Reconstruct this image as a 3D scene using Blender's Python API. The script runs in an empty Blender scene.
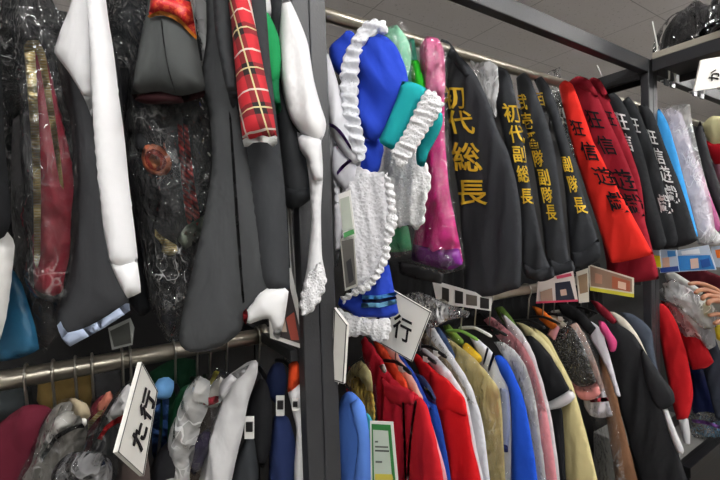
import bpy, bmesh, math, random
import numpy as np
from mathutils import Vector, Matrix
from mathutils.geometry import delaunay_2d_cdt

random.seed(4)
SC = bpy.context.scene
COL = SC.collection
EYE = 1.5
F = 400.0

# ------------------------------------------------------------------ camera
Xc = Vector((630, 31, -400)).normalized()
Zc = Vector((-0.032, 1, 0.027)); Zc = (Zc - Xc * Zc.dot(Xc)).normalized()
Yc = Zc.cross(Xc)
M3 = Matrix((Xc, Yc, Zc))                     # camera vector -> world vector
cam_data = bpy.data.cameras.new('camera')
cam = bpy.data.objects.new('camera', cam_data); COL.objects.link(cam)
cam.matrix_world = Matrix.Translation((0, 0, EYE)) @ M3.to_4x4()
cam_data.sensor_width = 36; cam_data.lens = F / 720 * 36
cam_data.clip_start = 0.02
SC.camera = cam

def ray(px, py):
    return M3 @ Vector(((px - 360) / F, (240 - py) / F, -1.0))

def at_y(px, py, Y):
    d = ray(px, py); t = Y / d.y
    return Vector((0, 0, EYE)) + d * t

def at_x(px, py, X):
    d = ray(px, py); t = X / d.x
    return Vector((0, 0, EYE)) + d * t

# ------------------------------------------------------------------ materials
def lin(h):
    h = h.lstrip('#'); out = []
    for i in (0, 2, 4):
        c = int(h[i:i + 2], 16) / 255
        out.append(c / 12.92 if c <= 0.04045 else ((c + 0.055) / 1.055) ** 2.4)
    return (*out, 1)

def newmat(name):
    m = bpy.data.materials.new(name); m.use_nodes = True
    nt = m.node_tree; nt.nodes.clear()
    out = nt.nodes.new('ShaderNodeOutputMaterial')
    return m, nt, out

def N(nt, kind, **kw):
    n = nt.nodes.new(kind)
    for k, v in kw.items():
        if k in n.inputs: n.inputs[k].default_value = v
        else: setattr(n, k, v)
    return n

def math_n(nt, op, a, b=None):
    n = nt.nodes.new('ShaderNodeMath'); n.operation = op
    for i, v in enumerate((a, b)):
        if v is None: continue
        if isinstance(v, (int, float)): n.inputs[i].default_value = v
        else: nt.links.new(v, n.inputs[i])
    return n.outputs[0]

def mixc(nt, fac, a, b):
    n = nt.nodes.new('ShaderNodeMix'); n.data_type = 'RGBA'
    for idx, v in ((0, fac), (6, a), (7, b)):
        if isinstance(v, (int, float, tuple)): n.inputs[idx].default_value = v
        else: nt.links.new(v, n.inputs[idx])
    return n.outputs[2]

def uvsock(nt):
    tc = nt.nodes.new('ShaderNodeUVMap'); tc.uv_map = 'uv'
    return tc.outputs[0]

_mats = {}
def cloth(hexc, rough=0.85, weave=900, bump=0.12, sheen=0.0, spec=0.25, var=0.06, crease=0.4):
    key = ('c', hexc, rough, weave, bump, sheen, spec)
    if key in _mats: return _mats[key]
    m, nt, out = newmat('cloth_' + hexc.lstrip('#'))
    b = N(nt, 'ShaderNodeBsdfPrincipled', Roughness=rough)
    b.inputs['Specular IOR Level'].default_value = spec
    b.inputs['Sheen Weight'].default_value = sheen
    uv = uvsock(nt)
    nz = N(nt, 'ShaderNodeTexNoise', Scale=30.0, Detail=3.0); nt.links.new(uv, nz.inputs['Vector'])
    base = lin(hexc)
    lo = tuple(c * (1 - var) for c in base[:3]) + (1,); hi = tuple(min(1, c * (1 + var)) for c in base[:3]) + (1,)
    nt.links.new(mixc(nt, nz.outputs[0], lo, hi), b.inputs['Base Color'])
    n2 = N(nt, 'ShaderNodeTexNoise', Scale=float(weave), Detail=1.0); nt.links.new(uv, n2.inputs['Vector'])
    bp = N(nt, 'ShaderNodeBump', Strength=bump, Distance=0.001)
    mp = N(nt, 'ShaderNodeMapping'); mp.inputs['Scale'].default_value = (1.0, 0.4, 1); mp.inputs['Rotation'].default_value = (0, 0, 0.35); nt.links.new(uv, mp.inputs['Vector'])
    n3 = N(nt, 'ShaderNodeTexNoise', Scale=17.0, Detail=3.0, Roughness=0.45, Distortion=0.6); nt.links.new(mp.outputs[0], n3.inputs['Vector'])
    b3 = N(nt, 'ShaderNodeBump', Strength=crease, Distance=0.02); nt.links.new(n3.outputs[0], b3.inputs['Height'])
    nt.links.new(n2.outputs[0], bp.inputs['Height']); nt.links.new(b3.outputs[0], bp.inputs['Normal']); nt.links.new(bp.outputs[0], b.inputs['Normal'])
    nt.links.new(b.outputs[0], out.inputs[0])
    _mats[key] = m
    return m

def satin(hexc, rough=0.38):
    return cloth(hexc, rough=rough, weave=300, bump=0.08, spec=0.6)

def plain(name, hexc, rough=0.5, metal=0.0, spec=0.5, coat=0.0, bump=None):
    key = ('p', name, hexc)
    if key in _mats: return _mats[key]
    m, nt, out = newmat(name)
    b = N(nt, 'ShaderNodeBsdfPrincipled', Roughness=rough, Metallic=metal)
    b.inputs['Specular IOR Level'].default_value = spec
    b.inputs['Coat Weight'].default_value = coat
    tc = N(nt, 'ShaderNodeTexCoord')
    nz = N(nt, 'ShaderNodeTexNoise', Scale=25.0, Detail=4.0); nt.links.new(tc.outputs['Object'], nz.inputs['Vector'])
    base = lin(hexc)
    lo = tuple(c * .92 for c in base[:3]) + (1,); hi = tuple(min(1, c * 1.08) for c in base[:3]) + (1,)
    nt.links.new(mixc(nt, nz.outputs[0], lo, hi), b.inputs['Base Color'])
    if bump:
        n2 = N(nt, 'ShaderNodeTexNoise', Scale=bump, Detail=3.0); nt.links.new(tc.outputs['Object'], n2.inputs['Vector'])
        bp = N(nt, 'ShaderNodeBump', Strength=0.2, Distance=0.002)
        nt.links.new(n2.outputs[0], bp.inputs['Height']); nt.links.new(bp.outputs[0], b.inputs['Normal'])
    nt.links.new(b.outputs[0], out.inputs[0])
    _mats[key] = m
    return m

def film(name='clear_film', refl=0.0, veil=0.02, scale=16.0, strength=1.0, rough=0.06, tint='#f8f9fa', streak=0.5, rot=0.5, dist=0.02, thr=0.72):
    """thin clear polythene: see-through, glossy, with white glints painted along its sharp creases"""
    key = ('f', name)
    if key in _mats: return _mats[key]
    m, nt, out = newmat(name)
    uv = uvsock(nt)
    mp = N(nt, 'ShaderNodeMapping'); mp.inputs['Scale'].default_value = (1.0, 0.5, 1); mp.inputs['Rotation'].default_value = (0, 0, rot)
    nt.links.new(uv, mp.inputs['Vector'])
    nz = N(nt, 'ShaderNodeTexNoise', Scale=scale, Detail=2.0, Roughness=0.45, Distortion=0.35); nt.links.new(mp.outputs[0], nz.inputs['Vector'])
    # sharp folds: 1 - |noise - 0.5| * k
    rid = math_n(nt, 'SUBTRACT', 1.0, math_n(nt, 'MULTIPLY', math_n(nt, 'ABSOLUTE', math_n(nt, 'SUBTRACT', nz.outputs[0], 0.5)), 5.0))
    n2 = N(nt, 'ShaderNodeTexNoise', Scale=scale * 2.3, Detail=1.0, Distortion=0.5); nt.links.new(mp.outputs[0], n2.inputs['Vector'])
    rid2 = math_n(nt, 'SUBTRACT', 1.0, math_n(nt, 'MULTIPLY', math_n(nt, 'ABSOLUTE', math_n(nt, 'SUBTRACT', n2.outputs[0], 0.5)), 6.0))
    hgt = math_n(nt, 'ADD', rid, math_n(nt, 'MULTIPLY', rid2, 0.4))
    bp = N(nt, 'ShaderNodeBump', Strength=strength, Distance=dist); nt.links.new(hgt, bp.inputs['Height'])
    gl = N(nt, 'ShaderNodeBsdfGlossy', Roughness=rough); gl.inputs['Color'].default_value = lin(tint)
    nt.links.new(bp.outputs[0], gl.inputs['Normal'])
    df = N(nt, 'ShaderNodeBsdfDiffuse'); df.inputs['Color'].default_value = lin(tint); nt.links.new(bp.outputs[0], df.inputs['Normal'])
    tr = N(nt, 'ShaderNodeBsdfTransparent'); tr.inputs['Color'].default_value = (0.97, 0.97, 0.97, 1)
    fr = N(nt, 'ShaderNodeFresnel', IOR=1.45); nt.links.new(bp.outputs[0], fr.inputs['Normal'])
    patch = N(nt, 'ShaderNodeTexNoise', Scale=9.0, Detail=2.0); nt.links.new(uv, patch.inputs['Vector'])
    pm = N(nt, 'ShaderNodeMapRange'); pm.inputs['From Min'].default_value = 0.46; pm.inputs['From Max'].default_value = 0.62; nt.links.new(patch.outputs[0], pm.inputs['Value'])
    crease = math_n(nt, 'MAXIMUM', math_n(nt, 'GREATER_THAN', rid, thr + .16), math_n(nt, 'MULTIPLY', math_n(nt, 'GREATER_THAN', rid2, thr + .1), 0.7))
    crease = math_n(nt, 'MULTIPLY', math_n(nt, 'MULTIPLY', crease, pm.outputs[0]), streak)  # glints painted as white diffuse streaks, broken up by noise
    vf = math_n(nt, 'MINIMUM', math_n(nt, 'ADD', crease, veil), 0.95)
    m1 = N(nt, 'ShaderNodeMixShader'); nt.links.new(vf, m1.inputs[0]); nt.links.new(tr.outputs[0], m1.inputs[1]); nt.links.new(df.outputs[0], m1.inputs[2])
    m2 = N(nt, 'ShaderNodeMixShader'); nt.links.new(math_n(nt, 'ADD', fr.outputs[0], refl), m2.inputs[0]); nt.links.new(m1.outputs[0], m2.inputs[1]); nt.links.new(gl.outputs[0], m2.inputs[2])
    nt.links.new(m2.outputs[0], out.inputs[0])
    _mats[key] = m
    return m

def lace(name='white_lace', hexc='#f2f2f4', scale=150.0, hole=0.5):
    key = ('l', name, hexc)
    if key in _mats: return _mats[key]
    m, nt, out = newmat(name)
    uv = uvsock(nt)
    vo = N(nt, 'ShaderNodeTexVoronoi', Scale=scale); nt.links.new(uv, vo.inputs['Vector'])
    nz = N(nt, 'ShaderNodeTexNoise', Scale=40.0, Detail=2.0); nt.links.new(uv, nz.inputs['Vector'])
    s = math_n(nt, 'ADD', vo.outputs['Distance'], math_n(nt, 'MULTIPLY', nz.outputs[0], 0.5))
    solid = math_n(nt, 'GREATER_THAN', s, hole)
    b = N(nt, 'ShaderNodeBsdfPrincipled', Roughness=0.8); b.inputs['Base Color'].default_value = lin(hexc)
    bp = N(nt, 'ShaderNodeBump', Strength=0.6, Distance=0.004); nt.links.new(vo.outputs['Distance'], bp.inputs['Height']); nt.links.new(bp.outputs[0], b.inputs['Normal'])
    tr = N(nt, 'ShaderNodeBsdfTransparent')
    mx = N(nt, 'ShaderNodeMixShader')
    fac = math_n(nt, 'ADD', math_n(nt, 'MULTIPLY', solid, 0.4), 0.6)
    nt.links.new(fac, mx.inputs[0]); nt.links.new(tr.outputs[0], mx.inputs[1]); nt.links.new(b.outputs[0], mx.inputs[2])
    nt.links.new(mx.outputs[0], out.inputs[0])
    _mats[key] = m
    return m

def lacy_black(name='black_sequin_lace'):
    if name in _mats: return _mats[name]
    m, nt, out = newmat(name)
    uv = uvsock(nt)
    vo = N(nt, 'ShaderNodeTexVoronoi', Scale=110.0); nt.links.new(uv, vo.inputs['Vector'])
    b = N(nt, 'ShaderNodeBsdfPrincipled', Roughness=0.25); b.inputs['Specular IOR Level'].default_value = 0.9
    nz = N(nt, 'ShaderNodeTexNoise', Scale=170.0, Detail=1.0, Distortion=1.5); nt.links.new(uv, nz.inputs['Vector'])
    nt.links.new(mixc(nt, math_n(nt, 'GREATER_THAN', nz.outputs[0], 0.655), lin('#121214'), lin('#c4c4ca')), b.inputs['Base Color'])  # silver sequin specks, their glints painted into the colour
    bp = N(nt, 'ShaderNodeBump', Strength=1.0, Distance=0.008); nt.links.new(vo.outputs['Distance'], bp.inputs['Height']); nt.links.new(bp.outputs[0], b.inputs['Normal'])
    nt.links.new(b.outputs[0], out.inputs[0]); _mats[name] = m
    return m

def stripes(nt, co, period, width, offs=0.0):
    f = math_n(nt, 'FRACT', math_n(nt, 'ADD', math_n(nt, 'DIVIDE', co, period), offs))
    return math_n(nt, 'LESS_THAN', f, width)

def plaid():
    if 'plaid' in _mats: return _mats['plaid']
    m, nt, out = newmat('red_tartan')
    uv = uvsock(nt)
    mp = N(nt, 'ShaderNodeMapping'); mp.inputs['Rotation'].default_value = (0, 0, math.radians(-14)); nt.links.new(uv, mp.inputs['Vector'])
    sx = N(nt, 'ShaderNodeSeparateXYZ'); nt.links.new(mp.outputs[0], sx.inputs[0])
    u, v = sx.outputs[0], sx.outputs[1]
    P = 0.062
    col = lin('#c0202c')
    band = math_n(nt, 'ADD', stripes(nt, u, P, 0.30, 0.0), stripes(nt, v, P, 0.30, 0.0))
    c = mixc(nt, math_n(nt, 'MULTIPLY', band, 0.62), col, lin('#1b1212'))
    wl = math_n(nt, 'MINIMUM', math_n(nt, 'ADD', stripes(nt, u, P, 0.045, 0.40), stripes(nt, v, P, 0.045, 0.40)), 1.0)
    c = mixc(nt, math_n(nt, 'MULTIPLY', wl, 0.85), c, lin('#d8d4c8'))
    yl = math_n(nt, 'MINIMUM', math_n(nt, 'ADD', stripes(nt, u, P, 0.04, 0.85), stripes(nt, v, P, 0.04, 0.85)), 1.0)
    c = mixc(nt, math_n(nt, 'MULTIPLY', yl, 0.8), c, lin('#d8cf9a'))
    b = N(nt, 'ShaderNodeBsdfPrincipled', Roughness=0.85); nt.links.new(c, b.inputs['Base Color'])
    nt.links.new(b.outputs[0], out.inputs[0]); _mats['plaid'] = m
    return m

def brocade():
    if 'brocade' in _mats: return _mats['brocade']
    m, nt, out = newmat('red_brocade')
    uv = uvsock(nt)
    nz = N(nt, 'ShaderNodeTexNoise', Scale=190.0, Detail=1.0, Distortion=1.0); nt.links.new(uv, nz.inputs['Vector'])
    f = math_n(nt, 'GREATER_THAN', nz.outputs[0], 0.55)
    b = N(nt, 'ShaderNodeBsdfPrincipled', Roughness=0.4); nt.links.new(mixc(nt, f, lin('#c01822'), lin('#d8552f')), b.inputs['Base Color'])
    nt.links.new(b.outputs[0], out.inputs[0]); _mats['brocade'] = m
    return m

def gold_braid():
    if 'gold' in _mats: return _mats['gold']
    m, nt, out = newmat('gold_braid')
    uv = uvsock(nt)
    wv = N(nt, 'ShaderNodeTexWave', Scale=70.0, Distortion=1.0); wv.bands_direction = 'Y'; nt.links.new(uv, wv.inputs['Vector'])
    b = N(nt, 'ShaderNodeBsdfPrincipled', Roughness=0.45, Metallic=0.0); nt.links.new(mixc(nt, wv.outputs[0], lin('#e2c67c'), lin('#fbeec0')), b.inputs['Base Color'])
    bp = N(nt, 'ShaderNodeBump', Strength=0.4, Distance=0.003); nt.links.new(wv.outputs[0], bp.inputs['Height']); nt.links.new(bp.outputs[0], b.inputs['Normal'])
    nt.links.new(b.outputs[0], out.inputs[0]); _mats['gold'] = m
    return m

def rope_red():
    if 'rope' in _mats: return _mats['rope']
    m, nt, out = newmat('red_twisted_cord')
    uv = uvsock(nt)
    wv = N(nt, 'ShaderNodeTexWave', Scale=60.0, Distortion=0.5); wv.bands_direction = 'DIAGONAL'; nt.links.new(uv, wv.inputs['Vector'])
    b = N(nt, 'ShaderNodeBsdfPrincipled', Roughness=0.5); nt.links.new(mixc(nt, wv.outputs[0], lin('#7a1218'), lin('#d83a34')), b.inputs['Base Color'])
    nt.links.new(b.outputs[0], out.inputs[0]); _mats['rope'] = m
    return m

# ------------------------------------------------------------------ plain solids
def link(o, parent=None):
    COL.objects.link(o)
    if parent: o.parent = parent
    return o

def mesh_obj(name, bm, mat, parent=None, smooth=False):
    me = bpy.data.meshes.new(name); bm.normal_update(); bm.to_mesh(me); bm.free()
    me.materials.append(mat)
    if smooth:
        for p in me.polygons: p.use_smooth = True
    return link(bpy.data.objects.new(name, me), parent)

def bm_box(bm, x0, x1, y0, y1, z0, z1, bev=0.0):
    v = [bm.verts.new(p) for p in ((x0, y0, z0), (x1, y0, z0), (x1, y1, z0), (x0, y1, z0), (x0, y0, z1), (x1, y0, z1), (x1, y1, z1), (x0, y1, z1))]
    fs = [bm.faces.new([v[i] for i in f]) for f in ((3, 2, 1, 0), (4, 5, 6, 7), (0, 1, 5, 4), (1, 2, 6, 5), (2, 3, 7, 6), (3, 0, 4, 7))]
    if bev:
        es = {e for f in fs for e in f.edges}
        bmesh.ops.bevel(bm, geom=list(es), offset=bev, segments=2, affect='EDGES', profile=0.5)

def bm_tube(bm, pts, r, seg=10, cap=True):
    pts = [Vector(p) for p in pts]; rings = []
    up = None
    for i, p in enumerate(pts):
        a = pts[max(0, i - 1)]; b = pts[min(len(pts) - 1, i + 1)]
        t = (b - a).normalized()
        if up is None:
            up = Vector((0, 0, 1)) if abs(t.z) < .9 else Vector((1, 0, 0))
        s = t.cross(up).normalized(); up = s.cross(t).normalized()
        rr = r[i] if isinstance(r, (list, tuple)) else r
        rings.append([bm.verts.new(p + s * math.cos(k * 2 * math.pi / seg) * rr + up * math.sin(k * 2 * math.pi / seg) * rr) for k in range(seg)])
    for a, b in zip(rings, rings[1:]):
        for k in range(seg):
            bm.faces.new((a[k], a[(k + 1) % seg], b[(k + 1) % seg], b[k]))
    if cap:
        bm.faces.new(list(reversed(rings[0]))); bm.faces.new(rings[-1])

def tag(o, label, cat, group=None, kind=None):
    o['label'] = label; o['category'] = cat
    if group: o['group'] = group
    if kind: o['kind'] = kind
    return o

def structure(name, bm, mat):
    o = mesh_obj(name, bm, mat); o['kind'] = 'structure'
    return o

# ------------------------------------------------------------------ hanging cloth
class Plane:
    """an upright plane: at = (pixel x, distance Y[, pixel y]); yaw 0 faces the aisle, yaw 90 looks along the rail"""
    def __init__(self, px, Y, yaw=90, tilt=0, py=240, X=None):
        self.O = at_x(px, py, X) if X is not None else at_y(px, py, Y)
        a = math.radians(yaw); t = math.radians(tilt)
        self.u = Vector((math.cos(a), -math.sin(a), 0))
        v0 = Vector((0, 0, 1)); n0 = self.u.cross(v0)
        self.v = v0 * math.cos(t) - n0 * math.sin(t)
        self.n = n0 * math.cos(t) + v0 * math.sin(t)
    def uv(self, px, py, h=0.0):
        d = ray(px, py); C = Vector((0, 0, EYE))
        t = (self.O + self.n * h - C).dot(self.n) / d.dot(self.n)
        p = C + d * t - self.O
        return (p.dot(self.u), p.dot(self.v))
    def pt(self, u, v, h=0.0):
        return self.O + self.u * u + self.v * v + self.n * h

def catmull(pts, n=6, ten=0.42, corner=50):
    out = []; m = len(pts); A = [np.array(p, float) for p in pts]; tg = []
    for i in range(m):
        a, b = A[i] - A[i - 1], A[(i + 1) % m] - A[i]
        ang = math.degrees(math.acos(max(-1, min(1, float(a @ b) / (np.linalg.norm(a) * np.linalg.norm(b) + 1e-9)))))
        k = 0.0 if ang > corner + 20 else (1.0 if ang < corner - 15 else (corner + 20 - ang) / 35)
        tg.append((A[(i + 1) % m] - A[i - 1]) * ten * k)
    for i in range(m):
        p1, p2 = A[i], A[(i + 1) % m]; d = np.linalg.norm(p2 - p1)
        t1, t2 = tg[i].copy(), tg[(i + 1) % m].copy()
        for t in (t1, t2):
            l = np.linalg.norm(t)
            if l > d * 0.9: t *= d * 0.9 / l
        for k in range(n):
            s = k / n
            out.append((2*s**3 - 3*s**2 + 1) * p1 + (s**3 - 2*s**2 + s) * t1 + (-2*s**3 + 3*s**2) * p2 + (s**3 - s**2) * t2)
    return out

def resample(loop, step):
    P = np.array(loop); Q = np.roll(P, -1, 0)
    L = np.linalg.norm(Q - P, axis=1); cum = np.concatenate(([0], np.cumsum(L)))
    n = max(8, int(cum[-1] / step)); out = []
    for d in np.linspace(0, cum[-1], n, endpoint=False):
        i = min(len(P) - 1, int(np.searchsorted(cum, d, 'right') - 1)); f = (d - cum[i]) / max(L[i], 1e-9)
        out.append(P[i] * (1 - f) + Q[i] * f)
    return np.array(out)

def seg_dist(Pn, B):
    A = B; C = np.roll(B, -1, 0); D = C - A; LL = (D ** 2).sum(1) + 1e-12
    best = np.full(len(Pn), 1e9)
    for i in range(len(A)):
        w = Pn - A[i]; t = np.clip((w @ D[i]) / LL[i], 0, 1)
        d = np.linalg.norm(w - t[:, None] * D[i], axis=1)
        best = np.minimum(best, d)
    return best

def inside(Pn, B):
    x, y = Pn[:, 0], Pn[:, 1]; r = np.zeros(len(Pn), bool); j = len(B) - 1
    for i in range(len(B)):
        xi, yi = B[i]; xj, yj = B[j]
        c = ((yi > y) != (yj > y)) & (x < (xj - xi) * (y - yi) / (yj - yi + 1e-15) + xi)
        r ^= c; j = i
    return r

class Relief:
    """thickness and folds of one piece of cloth as a height over its plane"""
    def __init__(self, B, T, R, fold, seed, crumple=0.0, off=0.0, flat=False):
        self.B, self.T, self.off, self.flat = B, T, off, flat
        ext = min(np.ptp(B[:, 0]), np.ptp(B[:, 1])); self.R = R or max(T * 1.6, min(ext * 0.5, T * 4))
        rng = np.random.RandomState(seed); self.fold = fold; self.crumple = crumple
        A, k, dr = fold; a = math.radians(dr)
        self.s = np.array((math.cos(a), math.sin(a))); self.t = np.array((-math.sin(a), math.cos(a)))
        self.c = [(rng.uniform(.5, 1.6) * k, rng.uniform(-.22, .22) * k, rng.uniform(0, 6.28), rng.uniform(.5, 1)) for _ in range(7)]
        self.q = [(rng.uniform(12, 55) * math.cos(g), rng.uniform(12, 55) * math.sin(g), rng.uniform(0, 6.28), rng.uniform(.4, 1)) for g in rng.uniform(0, 3.14, 10)]
    def mid(self, Pn, d):
        w = 0.45 + 0.55 * np.clip(d / (self.R * 0.8), 0, 1)
        S, Tt = Pn @ self.s, Pn @ self.t
        f = np.zeros(len(Pn))
        for ks, kt, ph, am in self.c:
            f += am * (1 - 1.6 * np.abs(np.sin(math.pi * (ks * S + kt * Tt) + ph)) ** 0.8)
        m = self.fold[0] * f / 3.0 * w
        if self.crumple:
            g = np.zeros(len(Pn))
            for kx, ky, ph, am in self.q:
                g += am * (1 - 2 * np.abs(np.sin(kx * Pn[:, 0] + ky * Pn[:, 1] + ph)))
            m = m + self.crumple * g / 3 * (0.3 + 0.7 * w)
        return m
    def h(self, Pn):
        """(middle surface, half thickness)"""
        Pn = np.asarray(Pn, float); d = seg_dist(Pn, self.B)
        x = np.clip(d / self.R, 0, 1)
        if self.flat: return np.zeros(len(Pn)), np.full(len(Pn), self.T)
        return self.mid(Pn, d), self.T * np.clip(1 - (1 - x) ** 2, 0, 1) ** 0.6
    def top(self, Pn):
        m, t = self.h(Pn); return m + t

_seed = [10]
class Thing:
    """one hanging thing: every sheet is a mesh of its own; end() parents them to an Empty at the thing's foot"""
    def __init__(self, name, label, cat, group=None, plane=None):
        self.name, self.label, self.cat, self.group, self.pl = name, label, cat, group, plane
        self.objs = []; self.last = None
    def sheet(self, name, pts, mat, T=0.018, fold=(0.006, 16, 0), off=0.0, R=None, step=0.011, scal=None, crumple=0.0,
              single=False, flat=False, sharp=False, label=None, plane=None, under=None, seed=None, grow=None):
        pl = plane or self.pl
        if scal: step = min(step, scal[1] / 5)
        if grow:
            c = np.mean(np.array(pts, float), axis=0); pts = [tuple(c + (np.array(p) - c) * np.array(grow)) for p in pts]
        hh = off + (under.off + under.rel.T if under is not None else 0) + (T if flat else 0)
        if sharp: loop = pts
        else: loop = catmull(pts)
        B = resample([pl.uv(*p, hh) for p in loop], step) if not sharp else np.array([pl.uv(*p, hh) for p in pts])
        if sharp:
            L = np.linalg.norm(np.roll(B, -1, 0) - B, axis=1)
            B = np.concatenate([[B[i] + (np.roll(B, -1, 0)[i] - B[i]) * k / max(1, int(L[i] / step)) for k in range(max(1, int(L[i] / step)))] for i in range(len(B))])
        if scal:
            am, per = scal
            P, Q = np.roll(B, 1, 0), np.roll(B, -1, 0); tn = Q - P; tn /= (np.linalg.norm(tn, axis=1)[:, None] + 1e-9)
            nn = np.stack((tn[:, 1], -tn[:, 0]), 1)
            cum = np.cumsum(np.linalg.norm(np.roll(B, -1, 0) - B, axis=1))
            ctr = B.mean(0); area = 0.5 * np.sum(B[:, 0] * np.roll(B[:, 1], -1) - np.roll(B[:, 0], -1) * B[:, 1])
            B = B + nn * (np.sign(area) * am * (np.abs(np.sin(math.pi * cum / per)) - 0.5))[:, None]
        _seed[0] += 1
        rel = Relief(B, T, R, fold, seed or _seed[0], crumple, off, flat)
        lo, hi = B.min(0), B.max(0)
        gx, gy = np.meshgrid(np.arange(lo[0], hi[0], step), np.arange(lo[1], hi[1], step * .87))
        gx = gx + (np.arange(gx.shape[0]) % 2)[:, None] * step * .5
        G = np.stack((gx.ravel(), gy.ravel()), 1)
        if len(G):
            G = G[inside(G, B)]
        if len(G):
            G = G[seg_dist(G, B) > step * .55]
        nb = len(B)
        allp = [Vector(p) for p in B] + [Vector(p) for p in G]
        vo, eo, fo, *_ = delaunay_2d_cdt(allp, [], [list(range(nb))], 1, 1e-7)
        V = np.array([tuple(p) for p in vo])
        m, th = rel.h(V)
        if under is not None: m = under.rel.top(V) + under.off + off
        else: m = m + off
        edge = {}
        for f in fo:
            for i in range(len(f)):
                e = (f[i], f[(i + 1) % len(f)]); k = tuple(sorted(e)); edge.setdefault(k, []).append(e)
        rim = {i for k, v in edge.items() if len(v) == 1 for i in k}
        verts, faces, uvs = [], [], []
        ho = m + th
        lo_ = m if flat else (np.maximum(m - th, m - .003) if under is not None else m - th)
        for i, p in enumerate(V):
            verts.append(pl.pt(p[0], p[1], m[i] if (i in rim and not single and not flat) else ho[i]))
        uvs = [tuple(p) for p in V]
        ar = sum(1 if ((V[f[1]][0] - V[f[0]][0]) * (V[f[2]][1] - V[f[0]][1]) - (V[f[1]][1] - V[f[0]][1]) * (V[f[2]][0] - V[f[0]][0])) > 0 else -1 for f in fo)
        fr = [list(f) if ar > 0 else list(reversed(f)) for f in fo]
        faces += fr
        if not single:
            mp = {}
            for i, p in enumerate(V):
                if i in rim and not flat: mp[i] = i
                else:
                    mp[i] = len(verts); verts.append(pl.pt(p[0], p[1], lo_[i])); uvs.append(tuple(p))
            faces += [[mp[i] for i in reversed(f)] for f in fr]
            if flat:
                for k, v in edge.items():
                    if len(v) == 1:
                        a, b = v[0] if ar > 0 else (v[0][1], v[0][0])
                        faces.append([b, a, mp[a], mp[b]])
        me = bpy.data.meshes.new(name); me.from_pydata([tuple(v) for v in verts], [], faces)
        ul = me.uv_layers.new(name='uv')
        li = np.zeros(len(me.loops), int); me.loops.foreach_get('vertex_index', li)
        ul.data.foreach_set('uv', np.array(uvs)[li].ravel())
        if not flat:
            me.polygons.foreach_set('use_smooth', [True] * len(me.polygons))
        me.materials.append(mat); me.update()
        o = bpy.data.objects.new(name, me)
        if label: o['label'] = label
        self.objs.append(o)
        s = type('S', (), {})(); s.rel, s.pl, s.off, s.obj = rel, pl, off, o
        self.last = s
        return s
    def lettering(self, sheet, chars, mat, name='letter', lift=0.004, bold=0.012, squash=1.0, depth=0.0015):
        """chars: (character, px, py, size px, lean px per px down, width factor)"""
        for ch, px, py, size, lean, wid in chars:
            cu = bpy.data.curves.new('tmp', 'FONT'); cu.body = ch; cu.offset = bold; cu.resolution_u = 3
            to = bpy.data.objects.new('tmp', cu); COL.objects.link(to)
            dg = bpy.context.evaluated_depsgraph_get(); dg.update()
            me = bpy.data.meshes.new_from_object(to.evaluated_get(dg))
            bmA = bmesh.new(); uv_layer = bmA.loops.layers.uv.new('uv')
            bm = bmesh.new(); bm.from_mesh(me)
            bmesh.ops.triangulate(bm, faces=bm.faces[:])
            for _ in range(2):
                le = [e for e in bm.edges if e.calc_length() > 0.16]
                if le: bmesh.ops.subdivide_edges(bm, edges=le, cuts=1)
            bmesh.ops.triangulate(bm, faces=[f for f in bm.faces if len(f.verts) > 3])
            P = []
            rot = lean if isinstance(lean, tuple) else (1.0, 0.12, lean, 1.0)
            for v in bm.verts:
                a, b = (v.co.x - 0.5) * size * wid, (0.38 - v.co.y) * size
                P.append((px + a * rot[0] + b * rot[2], py + a * rot[1] + b * rot[3]))
            h0 = float(sheet.rel.top(np.array([sheet.pl.uv(px, py)]))[0]) + sheet.off + lift
            h0 = float(sheet.rel.top(np.array([sheet.pl.uv(px, py, h0)]))[0]) + sheet.off + lift
            P = [sheet.pl.uv(a, b, h0) for a, b in P]
            h = sheet.rel.top(np.array(P))
            vm = {}
            for v, p, hh in zip(bm.verts, P, h):
                vm[v.index] = bmA.verts.new(sheet.pl.pt(p[0], p[1], hh + sheet.off + lift))
            for f in bm.faces:
                try: bmA.faces.new([vm[v.index] for v in f.verts])
                except ValueError: pass
            bm.free(); bpy.data.objects.remove(to); bpy.data.curves.remove(cu); bpy.data.meshes.remove(me)
            # give the embroidery its own thickness
            r = bmesh.ops.extrude_face_region(bmA, geom=bmA.faces[:])
            vs = [g for g in r['geom'] if isinstance(g, bmesh.types.BMVert)]
            bmesh.ops.translate(bmA, verts=vs, vec=sheet.pl.n * depth)
            bmesh.ops.recalc_face_normals(bmA, faces=bmA.faces[:])
            me = bpy.data.meshes.new(name); bmA.to_mesh(me); bmA.free(); me.materials.append(mat)
            o = bpy.data.objects.new(name, me); self.objs.append(o)
    def raw(self, name, bm, mat, smooth=True, label=None):
        me = bpy.data.meshes.new(name); bmesh.ops.recalc_face_normals(bm, faces=bm.faces[:]); bm.to_mesh(me); bm.free(); me.materials.append(mat)
        if smooth: me.polygons.foreach_set('use_smooth', [True] * len(me.polygons))
        o = bpy.data.objects.new(name, me); self.objs.append(o)
        if label: o['label'] = label
        return o
    def end(self):
        zs = [(v.co.z, v.co) for o in self.objs[:1] for v in o.data.vertices]
        lo = min(z for o in self.objs for z in (min(v.co.z for v in o.data.vertices),))
        cx = np.mean([c.x for _, c in zs]); cy = np.mean([c.y for _, c in zs])
        c = Vector((cx, cy, lo))
        for o in self.objs: o.data.transform(Matrix.Translation(-c))
        if len(self.objs) == 1:
            r = self.objs[0]; r.name = self.name; r.data.name = self.name; COL.objects.link(r)
        else:
            r = bpy.data.objects.new(self.name, None); r.empty_display_size = 0.05; COL.objects.link(r)
            for o in self.objs:
                COL.objects.link(o)
                if o.parent is None: o.parent = r
        r.location = c
        if 'label' in r: del r['label']
        tag(r, self.label, self.cat, self.group)
        return r

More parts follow.
